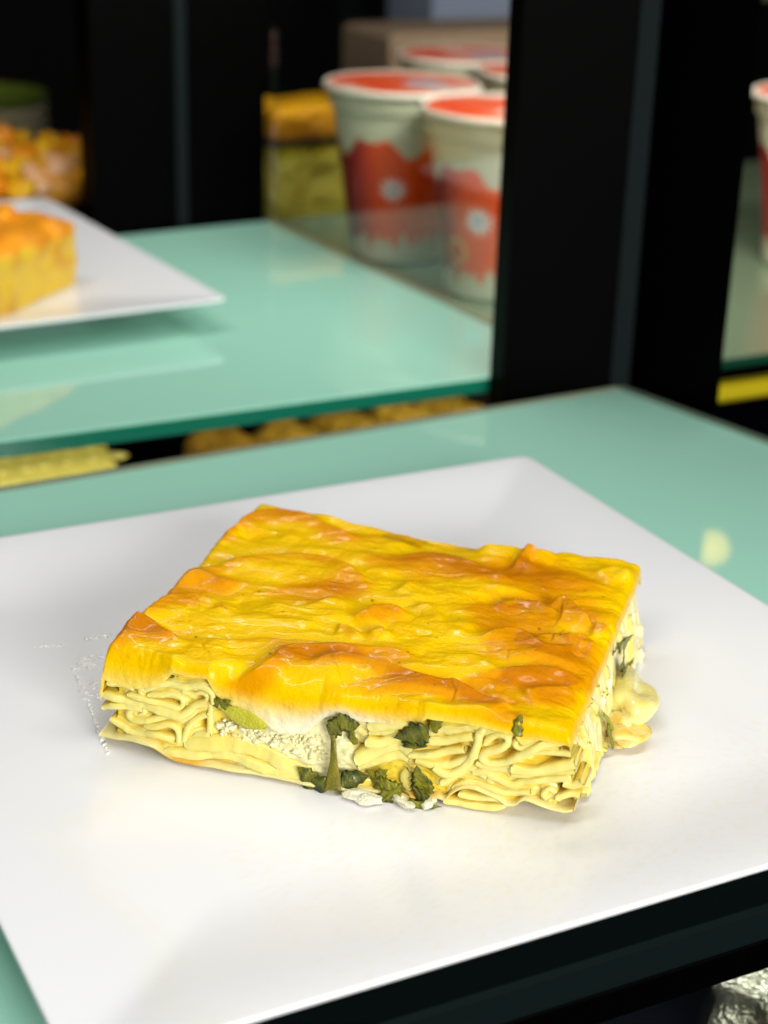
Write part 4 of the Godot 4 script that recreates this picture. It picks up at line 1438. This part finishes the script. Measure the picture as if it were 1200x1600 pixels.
	# lower level
	var yb := thing("yellow_box", "yellow patterned flat pastry box on the lower level, at the left", "box", Vector3(0, 0, 0))
	b = MB.new()
	prism(b, PackedVector2Array([Vector2(-0.12, -0.36), Vector2(0.046, -0.356), Vector2(0.060, -0.45), Vector2(-0.12, -0.46)]), -0.135, -0.080, 0.002, Color(0.66, 0.55, 0.10))
	part("box_body", b, M.card, yb)
	b = MB.new()
	for r in 5:
		for k in 14:
			blob(b, Vector3(-0.10 + k * 0.0112 + 0.005 * (r % 2) + rng.randf_range(-0.003, 0.003), -0.0798, -0.366 - r * 0.018), Vector3(rng.randf_range(0.002, 0.0046), 0.0012, 0.005), 0.7, 30.0, 6, 10, Color(0.44, 0.38, 0.10), Color(0.72, 0.62, 0.14))
	part("raised_pattern", b, M.card, yb)
	var rolls := [[0.118, -0.392, 0.4, 0.16], [0.152, -0.385, 0.0, 0.5], [0.186, -0.392, -0.2, 0.6], [0.220, -0.386, 0.2, 0.7], [0.252, -0.394, 0.1, 0.6]]
	var names := ["brown pastry roll on the lower level, leftmost and darkest of the row", "golden pastry roll second from the left in the lower row", "golden pastry roll in the middle of the lower row", "golden pastry roll second from the right in the lower row", "golden pastry roll at the right end of the lower row, by the post"]
	for k in rolls.size():
		var q = rolls[k]
		b = MB.new()
		make_rough_loaf(b, Vector3(-0.0165, 0.0, -0.04), Vector3(0.0165, 0.052, 0.04), Color(0.34, 0.18, 0.02).lerp(Color(0.52, 0.32, 0.03), q[3]), Color(0.20, 0.11, 0.02).lerp(Color(0.40, 0.22, 0.02), q[3]), 20.0 + k * 9.0)
		var ro := lone("pastry_roll", b, M.baked, names[k], "pastry", "pastry rolls on the lower level")
		ro.position = Vector3(q[0], -0.135, q[1])
	# crumpled clear wrap under the front rail
	b = MB.new()
	blob(b, Vector3(0.0, 0.018, 0.0), Vector3(0.040, 0.022, 0.026), 0.9, 30.0, 60, 80, Color(0.50, 0.52, 0.40), Color(0.24, 0.25, 0.17), 0.4, 0.0005)
	blob(b, Vector3(-0.030, 0.012, 0.022), Vector3(0.012, 0.014, 0.012), 1.0, 40.0, 40, 50, Color(0.52, 0.50, 0.30), Color(0.40, 0.40, 0.25), 0.9, 0.0005)
	var wrap := lone("crumpled_foil", b, M.foil, "crumpled shiny wrapping below the black front rail at the bottom right", "wrapping")
	wrap.position = Vector3(0.145, -0.1348, 0.046)
